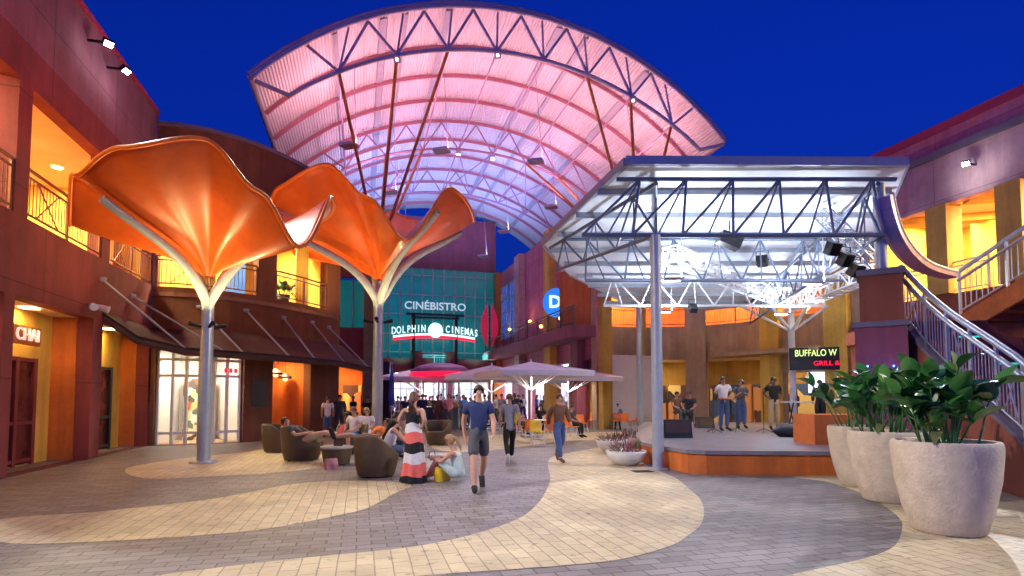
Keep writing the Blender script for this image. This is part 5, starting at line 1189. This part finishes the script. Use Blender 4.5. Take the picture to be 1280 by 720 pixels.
COL = {'black': (.012, .012, .014), 'white': (.72, .72, .74), 'navy': (.02, .035, .12), 'grey': (.3, .29, .32), 'dark grey': (.08, .08, .09), 'brown': (.16, .07, .04), 'jeans blue': (.06, .11, .25), 'tan': (.45, .33, .2), 'lilac': (.4, .34, .6),
       'red': (.5, .03, .03), 'yellow-green': (.5, .6, .05), 'orange': (.75, .2, .03), 'pink': (.65, .22, .28), 'mint': (.55, .68, .62), 'blue': (.08, .2, .55), 'coral': (.85, .16, .13)}
def obj_of(nm, me, mt, par):
    o = bpy.data.objects.new(nm, me); C.objects.link(o)
    if mt is not None: o.material_slots[0].link = 'OBJECT'; o.material_slots[0].material = mt
    if par: o.parent = par
    return o
def person(lab, pos, face, pose='stand', top='black', topk='tee', bot='jeans blue', botk='long', skin='skin', hair='hairdark', hk='short', shoes='black', h=1.7, near=False, slim=False, group=None, z=0, dress=None):
    o = obj_of('person', pmesh(('b', pose, near, slim), lambda: body_mesh(pose, near, slim)), M[skin], None); k = h/1.7
    o.location = (pos[0], pos[1], z); o.rotation_euler.z = R(face); o.scale = (k, k, k); tag(o, lab, 'person', group)
    if topk != 'none': obj_of('shirt', pmesh(('s', pose, topk, slim), lambda: shirt_mesh(pose, topk, slim)), fab(top, COL[top]), o)
    if botk != 'none': obj_of('trousers' if botk == 'long' else 'shorts', pmesh(('t', pose, botk, slim), lambda: trouser_mesh(pose, botk, slim)), fab(bot, COL[bot]), o)
    obj_of('hair', pmesh(('h', pose, hk), lambda: hair_mesh(pose, hk)), M[hair], o)
    for s in ('L_', 'R_'): obj_of('shoe', pmesh(('sh', pose, s), lambda: shoe_mesh(pose, s)), fab(shoes, COL[shoes]) if shoes in COL else M[shoes], o)
    obj_of('eyes', pmesh(('e', pose), lambda: face_mesh(pose, 'eyes')), None, o); obj_of('lips', pmesh(('l', pose), lambda: face_mesh(pose, 'lips')), M['redlip'], o); obj_of('ears', pmesh(('ea', pose), lambda: face_mesh(pose, 'ears')), M[skin], o)
    return o
M['redlip'] = mat('lip_colour', (.4, .1, .09), .5, var=0)
def P(px, py, z=0): g = gr(px, py, z); return (g.x, g.y)
# the woman in the long striped dress, back to the camera
w1 = person('woman seen from behind in a strapless long dress striped black, white and coral', P(516, 603), -12, 'hips', topk='none', botk='none', hair='hairbrown', hk='long', h=1.68, near=True, slim=True)
m = MB(); bandz = [(1.34, 0), (1.24, 0), (1.18, 0), (1.13, 0), (1.125, 1), (1.04, 1), (.96, 1), (.955, 2), (.86, 2), (.76, 2), (.755, 0), (.57, 0), (.565, 1), (.37, 1), (.365, 2), (.13, 2), (.125, 0), (.015, 0)]; n = 40; vv = []
DRK = [(0, .245, .215), (.4, .20, .18), (.8, .178, .15), (.95, .172, .142), (1.12, .128, .108), (1.25, .148, .118), (1.4, .15, .115)]
def dr(z):
    for q0, q1 in zip(DRK, DRK[1:]):
        if q0[0] <= z <= q1[0]: t = (z-q0[0])/(q1[0]-q0[0]); return q0[1]+(q1[1]-q0[1])*t, q0[2]+(q1[2]-q0[2])*t
for z, c in bandz:
    a_, b_ = dr(z)
    for k in range(n):
        a = 2*PI*k/n; fo = 1+(.16*max(0, (.95-z)))*sin(a*8+z*1.5)+.03*sin(a*3); vv.append((a_*fo*cos(a)+.025*sin(z*3.2), b_*fo*sin(a), z+(.018*sin(a*3+z*5) if .02 < z < 1.2 else 0)))
for i in range(len(bandz)-1): m.mi = bandz[i+1][1]; o_ = [(i*n+k, i*n+(k+1) % n, (i+1)*n+(k+1) % n, (i+1)*n+k) for k in range(n)]; m.f += [list(q) for q in o_]; m.m += [m.mi]*n; m.sm += [True]*n
m.v = [Vector(v) for v in vv]
m.build('striped_dress', [fab('black', COL['black']), fab('white', COL['white']), fab('coral', COL['coral'])], w1, world=False)
# lounge group
person('brown haired woman in a white tank top leaning forward from the nearest armchair', P(484, 593), -82, 'lean', 'white', 'tank', 'jeans blue', 'shorts', 'skin', 'hairbrown', 'long', h=1.66, near=True, slim=True)
person('seated woman with long dark hair in a black top behind the nearest armchair', P(482, 574), -60, 'lean', 'black', 'tee', 'dark grey', 'long', 'skin2', 'hairdark', 'long', h=1.66, near=True, slim=True)
g_w = person('blond woman in a mint sleeveless dress sitting on the ground with bent knees', P(574, 601), 78, 'ground', 'mint', 'tank', 'mint', 'shorts', 'skin', 'hairblond', 'tail', 'skin', h=1.66, near=True, slim=True)
person('person reclining in the large left armchair with bare legs stretched up and pink shoes', P(378, 577), -88, 'recline', 'dark grey', 'tee', 'tan', 'shorts', 'skin', 'hairdark', 'short', 'coral', h=1.7, near=True)
person('seated person in a white shirt with bare legs behind the round ottoman', P(442, 566), 160, 'sit', 'white', 'tee', 'blue', 'shorts', 'skin', 'hairbrown', 'short', h=1.7, near=True)
person('blond seated woman in a white top just left of the slim steel stem', P(458, 562), 175, 'sit', 'white', 'tee', 'white', 'shorts', 'skin', 'hairblond', 'long', h=1.65, slim=True)
person('seated person in an orange top in the lounge behind the nearest armchair', P(462, 578), 120, 'recline', 'orange', 'tee', 'jeans blue', 'shorts', 'skin2', 'hairdark', 'short', h=1.65)
# walkers
person('man in a navy shirt and grey shorts striding past the woman on the ground', P(598, 612), 190, 'walk', 'navy', 'tee', 'dark grey', 'shorts', 'skin', 'hairdark', 'short', h=1.78, near=True)
person('woman in a grey top and black leggings walking toward the umbrellas', P(637, 577), 10, 'walk', 'grey', 'tee', 'black', 'long', 'skin', 'hairbrown', 'short', 'white', h=1.66, near=True, slim=True)
person('person in a brown top and blue jeans walking past the orange chairs', P(699, 577), -160, 'walk', 'brown', 'long', 'jeans blue', 'long', 'skin', 'hairdark', 'short', 'brown', h=1.66, near=True)
# left side standing people
for a in (('person in a white top and black trousers standing left of the lounge', P(330, 548), 30, 'stand', 'white', 'tee', 'black', 'long', 'skin'), ('person in a brown shirt standing by the restaurant pier', P(352, 543), 70, 'hips', 'brown', 'tee', 'dark grey', 'long', 'skin2'),
          ('person in a red top standing outside the restaurant bay', P(381, 541), -40, 'phone', 'red', 'tee', 'dark grey', 'long', 'skin'), ('person in a white shirt and jeans standing behind the lounge', P(409, 546), 20, 'stand', 'white', 'tee', 'jeans blue', 'long', 'skin'),
          ('person in dark clothes beside the one in white and jeans', P(424, 543), 200, 'stand', 'dark grey', 'long', 'dark grey', 'long', 'skin2'), ('man in black standing just left of the slim steel stem', P(459, 541), 180, 'hips', 'black', 'tee', 'black', 'long', 'skin'),
          ('person in a tan top by the white store window', P(300, 539), 120, 'phone', 'tan', 'tee', 'dark grey', 'long', 'skin2'), ('person in a blue top near the store entrance', P(272, 545), -30, 'stand', 'blue', 'tee', 'dark grey', 'long', 'skin')):
    person(*a, h=random.uniform(1.6, 1.78), group='people standing along the left shops')
# back crowd
crowd = [(489, 533, 'lilac', 'dark grey', 'phone', 'skin'), (497, 531, 'lilac', 'tan', 'stand', 'skin2'), (506, 534, 'navy', 'black', 'stand', 'skin'), (514, 530, 'black', 'jeans blue', 'hips', 'skin3'), (524, 529, 'white', 'black', 'stand', 'skin'), (532, 532, 'dark grey', 'black', 'stand', 'skin'), (540, 531, 'black', 'dark grey', 'phone', 'skin2'),
         (547, 536, 'brown', 'brown', 'stand', 'skin2'), (561, 537, 'pink', 'dark grey', 'hips', 'skin'), (567, 532, 'white', 'jeans blue', 'stand', 'skin'), (574, 534, 'yellow-green', 'dark grey', 'phone', 'skin2'), (582, 530, 'lilac', 'black', 'walk', 'skin'), (588, 533, 'dark grey', 'jeans blue', 'stand', 'skin'), (606, 532, 'white', 'black', 'stand', 'skin'),
         (616, 529, 'blue', 'black', 'walk', 'skin3'), (627, 531, 'grey', 'dark grey', 'stand', 'skin'), (648, 530, 'black', 'black', 'hips', 'skin'), (724, 530, 'pink', 'tan', 'stand', 'skin'), (733, 532, 'orange', 'lilac', 'stand', 'skin2'), (712, 529, 'blue', 'dark grey', 'phone', 'skin2'), (602, 541, 'orange', 'lilac', 'stand', 'skin'), (555, 527, 'red', 'black', 'stand', 'skin')]
pl_ = ['beside the dark panel', 'right of the dark panel', 'behind the seated dark haired woman', 'left of the striped dress woman', 'above the shoulder of the striped dress woman', 'beyond the striped dress', 'behind the empty armchair', 'just right of the empty armchair', 'between the armchair and the ground sitter', 'far off above the ground sitter', 'bright among the crowd above the ground sitter', 'left of the navy walker', 'behind the navy walker',
       'right of the navy walker', 'far off before the bright shops', 'left of the walking woman in grey', 'right of the walking woman in grey', 'near the orange chairs before the pink wall', 'near the stage side before the pink wall', 'behind the umbrella pole to the right', 'small and close behind the navy walker', 'far off at the kiosk']
for i, ((px, py, t_, b_, ps, sk), pw) in enumerate(zip(crowd, pl_)):
    person('person in %s top and %s trousers %s' % (t_, b_, pw), P(px, py), random.choice((0, 20, 160, 180, 200, 90, -80)), ps, t_, random.choice(('tee', 'long')), b_, 'long', sk, random.choice(('hairdark', 'hairbrown', 'hairdark')), random.choice(('short', 'long', 'short')), h=(1.2 if i == 20 else random.uniform(1.58, 1.8)), group='crowd before the cinema shops')
# cafe sitters (on the orange chairs)
for a in (('seated person in black at the table under the umbrella', P(676, 541), 175, 'sit', 'black', 'tee', 'black', 'long', 'skin2'), ('seated person in green at the table behind the umbrella pole', P(646, 544), -60, 'sit', 'yellow-green', 'tee', 'dark grey', 'long', 'skin'),
          ('seated woman in dark clothes at the right of the cafe chairs', P(715, 546), 230, 'sit', 'dark grey', 'tee', 'black', 'long', 'skin'), ('seated person in lilac at the tables behind the bowls', P(772, 536), 170, 'sit', 'lilac', 'tee', 'dark grey', 'long', 'skin')):
    person(*a, h=1.66, group='people sitting at the cafe tables')
# ---- stage band
def PD(px, py): g = gr(px, py, .5); return (g.x, g.y)
person('musician in a white shirt and blue jeans standing on the stage with a guitar', PD(905, 538), 185, 'guitar', 'white', 'tee', 'jeans blue', 'long', 'skin2', z=.5, h=1.78)
person('musician in a dark shirt at the microphone on the stage', PD(927, 535), 170, 'phone', 'dark grey', 'tee', 'jeans blue', 'long', 'skin', z=.5, h=1.72)
person('musician in tan trousers standing right of the microphone stand', PD(968, 537), 175, 'hips', 'black', 'tee', 'tan', 'long', 'skin3', z=.5, h=1.78)
person('person in black standing by the lit keyboard table on the stage', PD(1026, 533), 150, 'stand', 'black', 'long', 'black', 'long', 'skin', z=.5, h=1.75)
person('musician in black seated on the stage beside the monitor speaker', PD(862, 533), 150, 'sit', 'black', 'tee', 'black', 'long', 'skin2', z=.5, h=1.72)
person('second seated musician in brown farther left on the stage', PD(846, 529), 200, 'sit', 'brown', 'tee', 'dark grey', 'long', 'skin', z=.5, h=1.72)
def stool(px, py, lab):
    x, y = PD(px, py); t = thing('stool', lab, 'stool', (x, y, .5), 0, 'black stools on the stage'); MB().lathe([(.001, .42), (.17, .42), (.18, .45), (.17, .48), (.001, .48)], n=16).build('seat', M['black'], t, world=False)
    for k in range(3): l = MB(); l.tube([(.1*cos(k*2.1), .1*sin(k*2.1), .43), (.19*cos(k*2.1), .19*sin(k*2.1), 0)], .014, 6); l.build('leg', M['blackmetal'], t, world=False)
stool(862, 533, 'black stool under the seated musician in black'); stool(846, 529, 'black stool under the seated musician in brown')
def micstand(px, py, lab):
    x, y = PD(px, py); t = thing('microphone_stand', lab, 'microphone stand', (x, y, .5), 0, 'microphone stands on the stage'); MB().tube([(0, 0, .1), (0, 0, 1.35), (.15, -.15, 1.55)], .012, 6).build('pole', M['blackmetal'], t, world=False)
    MB().tube([(.15, -.15, 1.55), (.2, -.2, 1.58)], [.018, .03], 8).build('microphone', M['black'], t, world=False)
    for k in range(3): l = MB(); l.tube([(0, 0, .14), (.26*cos(k*2.1), .26*sin(k*2.1), .01)], .01, 5); l.build('leg', M['blackmetal'], t, world=False)
micstand(892, 541, 'microphone stand before the guitarist in white'); micstand(921, 540, 'microphone stand in the middle of the stage'); micstand(955, 541, 'microphone stand left of the musician in tan trousers')
def guitar(px, py):
    x, y = PD(px, py); t = thing('guitar', 'brown guitar held by the musician in the white shirt', 'guitar', (x, y-.3, 1.55)); m = MB()
    m.tube([(.22, 0, -.02), (.12, 0, 0), (0, 0, 0), (-.12, 0, 0), (-.26, 0, 0), (-.3, 0, 0)], [.06, .13, .11, .16, .14, .03], 16, True, .3); m.build('guitar_body', mat('guitar_wood', (.3, .1, .03), .25), t, world=False)
    MB().bar((.2, 0, 0), (-.0, 0, 0), .03, .03); m = MB(); m.bar((.2, -.03, .02), (.68, -.03, .16), .03, .045); m.build('neck', M['iron'], t, world=False)
guitar(905, 538)
def wedge(px, py, lab, w_=.55, hh=.4):
    x, y = PD(px, py); t = thing('monitor_speaker', lab, 'speaker', (x, y, .5), .1, 'black speakers on the stage'); m = MB(); q = [(-.2, 0), (.2, 0), (.14, hh), (-.08, hh)]
    vv = [(-w_/2, a, b) for a, b in q]+[(w_/2, a, b) for a, b in q]; m.add(vv, [(0, 1, 2, 3), (7, 6, 5, 4)]+[(i, i+4, (i+1) % 4+4, (i+1) % 4) for i in range(4)]); m.build('cabinet', M['black'], t, world=False)
    MB().bar((0, -.17, hh*.15), (0, -.115, hh*.9), w_*.85, .01).build('grille', M['iron'], t, world=False)
wedge(845, 547, 'black monitor speaker at the left edge of the stage', .8, .5); wedge(881, 535, 'black wedge speaker behind the guitarist', .6, .4)
x, y = PD(1008, 531); t = thing('keyboard_table', 'narrow table with a lit white keyboard on the stage', 'table', (x, y, .5)); MB().box((0, 0, .92), (1.9, .4, .06)).build('keyboard', M['whitesteel'], t, world=False)
m = MB()
for sx in (-.6, .6): l = MB(); l.bar((sx, -.2, 0), (sx, .2, .9), .04, .04); l.bar((sx, .2, 0), (sx, -.2, .9), .04, .04); l.build('leg', M['blackmetal'], t, world=False)
def bag(px, py, lab, s):
    x, y = PD(px, py); t = thing('equipment_bag', lab, 'bag', (x, y, .5), random.uniform(-.3, .3), 'black equipment bags on the stage'); m = MB(); vv = []; n = 14
    for i in range(9):
        u = i/8; r = .05+.3*sin(PI*u)**.5
        for k in range(n): a = 2*PI*k/n; vv.append(((u-.5)*1.5*s, r*cos(a)*s*.8, max(.0, (.22+r*sin(a)*(.8+.2*sin(u*9)))*s*.75)))
    m.add(vv, [(i*n+k, i*n+(k+1) % n, (i+1)*n+(k+1) % n, (i+1)*n+k) for i in range(8) for k in range(n)], True); m.build('bag_body', M['black'], t, world=False)
    m = MB(); m.tube([(-.25*s, 0, .36*s), (-.1*s, 0, .46*s), (.1*s, 0, .46*s), (.25*s, 0, .36*s)], .02, 6); m.build('handle', M['iron'], t, world=False)
bag(1000, 546, 'black equipment bag lying on the stage, left of the pair', 1.0); bag(1030, 544, 'black equipment bag lying on the stage, right of the pair by the orange block', 1.15)

ex = [(477, 528, 'white', 'black'), (501, 528, 'red', 'black'), (519, 527, 'grey', 'navy'), (528, 536, 'navy', 'tan'), (537, 527, 'pink', 'black'), (551, 529, 'white', 'navy'), (564, 528, 'tan', 'black'), (571, 526, 'white', 'grey'), (579, 537, 'blue', 'dark grey'), (594, 528, 'grey', 'black'), (611, 535, 'lilac', 'navy'), (620, 534, 'white', 'dark grey'), (643, 535, 'navy', 'tan'), (654, 527, 'white', 'navy'), (671, 528, 'blue', 'black'), (680, 529, 'grey', 'navy'), (691, 528, 'lilac', 'black'), (701, 530, 'white', 'navy'), (738, 528, 'white', 'black'), (747, 527, 'navy', 'grey')]
wh = ['left of the dark panel', 'beyond the closed blue umbrella', 'far off left of the kiosk counter', 'nearer, left of the kiosk counter', 'far off at the left of the kiosk', 'far off behind the empty armchair', 'behind the brown pair at the kiosk', 'far off right of the kiosk', 'nearer, right of the kiosk', 'under the pale umbrella, far left', 'under the pale umbrella, nearer left', 'left of the umbrella pole group', 'before the umbrella pole, left', 'just left of the umbrella pole, far off', 'just right of the umbrella pole, far off', 'between umbrella pole and brown walker, far', 'behind the brown walker, far off', 'right of the brown walker, far off', 'by the right orange pilaster', 'at the far corner before the stage']
for (px, py, t_, b_), pw in zip(ex, wh):
    person('person in %s top and %s trousers %s' % (t_, b_, pw), P(px, py), random.choice((0, 20, 160, 180, 200, 90, -80)), random.choice(('stand', 'walk', 'hips', 'phone')), t_, random.choice(('tee', 'long')), b_, 'long', random.choice(('skin', 'skin', 'skin2')), random.choice(('hairdark', 'hairbrown')), random.choice(('short', 'long')), h=random.uniform(1.58, 1.82), group='crowd before the cinema shops')
for a in (('woman in pink sitting in the restaurant bay at the left', P(362, 537), 180, 'sit', 'pink', 'tee', 'black', 'long', 'skin'), ('man in green shirt standing inside the restaurant bay', P(371, 535), 160, 'stand', 'yellow-green', 'tee', 'dark grey', 'long', 'skin2'), ('man in navy standing at the store window', P(286, 541), 10, 'hips', 'navy', 'tee', 'tan', 'long', 'skin'), ('woman in coral top walking along the awning', P(397, 538), -120, 'walk', 'coral', 'tee', 'black', 'long', 'skin'), ('woman in black walking near the slim steel stem', P(441, 538), 150, 'walk', 'black', 'tee', 'black', 'long', 'skin2')):
    person(*a, h=random.uniform(1.6, 1.78), group='people standing along the left shops')
def handbag(p, lab, mt, s=1):
    t = thing('shopping_bag', lab, 'bag', p, random.random()); m = MB(); vv = []
    for z, w_, d_ in ((0, .17, .07), (.15, .18, .08), (.3, .16, .05)): vv += [(-w_*s, -d_*s, z*s), (w_*s, -d_*s, z*s), (w_*s*1.02, d_*s, z*s), (-w_*s*.98, d_*s, z*s)]
    m.add(vv, [(3, 2, 1, 0)]+[(i*4+k, i*4+(k+1) % 4, (i+1)*4+(k+1) % 4, (i+1)*4+k) for i in range(2) for k in range(4)]); m.build('bag_body', mt, t, world=False)
    m = MB(); m.tube([(-.08*s, 0, .28*s), (-.06*s, 0, .42*s), (.06*s, 0, .42*s), (.08*s, 0, .28*s)], .008, 5); m.build('handle', M['black'], t, world=False)
q = gr(553, 601); handbag((q.x, q.y, 0), 'small yellow bag on the paving before the woman sitting on the ground', M['yellowplastic'], .9)
q = gr(540, 592); handbag((q.x, q.y, 0), 'white paper shopping bag behind the striped dress woman', M['whitewall'], 1.1)
q = gr(420, 580); handbag((q.x+.05, q.y, .436), 'small dark handbag on the round ottoman', M['cushion'], .6)
q = gr(410, 588); handbag((q.x, q.y+.2, 0), 'red bag on the floor between the ottoman and the large armchair', M['redbeam'], .8)
def cup(p, lab, mt):
    t = thing('drink_cup', lab, 'cup', p); MB().lathe([(.001, 0), (.03, 0), (.042, .13), (.04, .13), (.001, .12)], n=14).build('cup_body', mt, t, world=False); MB().lathe([(.044, .13), (.044, .142), (.001, .145)], n=14).build('lid', M['whitewall'], t, world=False)
for i, (px, py, lab) in enumerate(((676, 549, 'drink cup on the table under the big umbrella'), (704, 545, 'drink cup on the table right of the umbrella pole'), (759, 533, 'drink cup on the table behind the bowls'), (646, 540, 'drink cup on the table left of the umbrella pole'))):
    q = gr(px, py); cup((q.x+.1, q.y-.05, .75), lab, M['orangeplastic'] if i % 2 else M['whitewall'])
q = gr(447, 561); t = thing('litter_bin', 'dark cylindrical litter bin beside the lounge chairs near the steel stem', 'bin', (q.x-1.2, q.y+3.5, 0)); MB().lathe([(.001, 0), (.24, 0), (.26, .05), (.26, .85), (.2, .95)], n=24).build('bin_body', M['iron'], t, world=False); MB().lathe([(.2, .95), (.27, .96), (.24, 1.05), (.001, 1.1)], n=24).build('lid', M['blackmetal'], t, world=False)
q = pt(CURV, c_(372), .9); bigplant((q[0], q[1]), 'small leafy plant behind the balcony railing of the curved facade', 9, .3, .5, 12); bpy.data.objects[-1] if 0 else None
pl = [o for o in bpy.data.objects if o.get('label', '').startswith('small leafy plant behind')][0]; pl.location.z = 5.75
t = thing('balcony_pot', 'small dark plant pot behind the balcony railing of the curved facade', 'plant pot', (q[0], q[1], 5.25)); MB().lathe([(.001, 0), (.2, 0), (.3, .5), (.26, .5), (.001, .47)], n=20).build('pot_wall', M['black'], t, world=False)
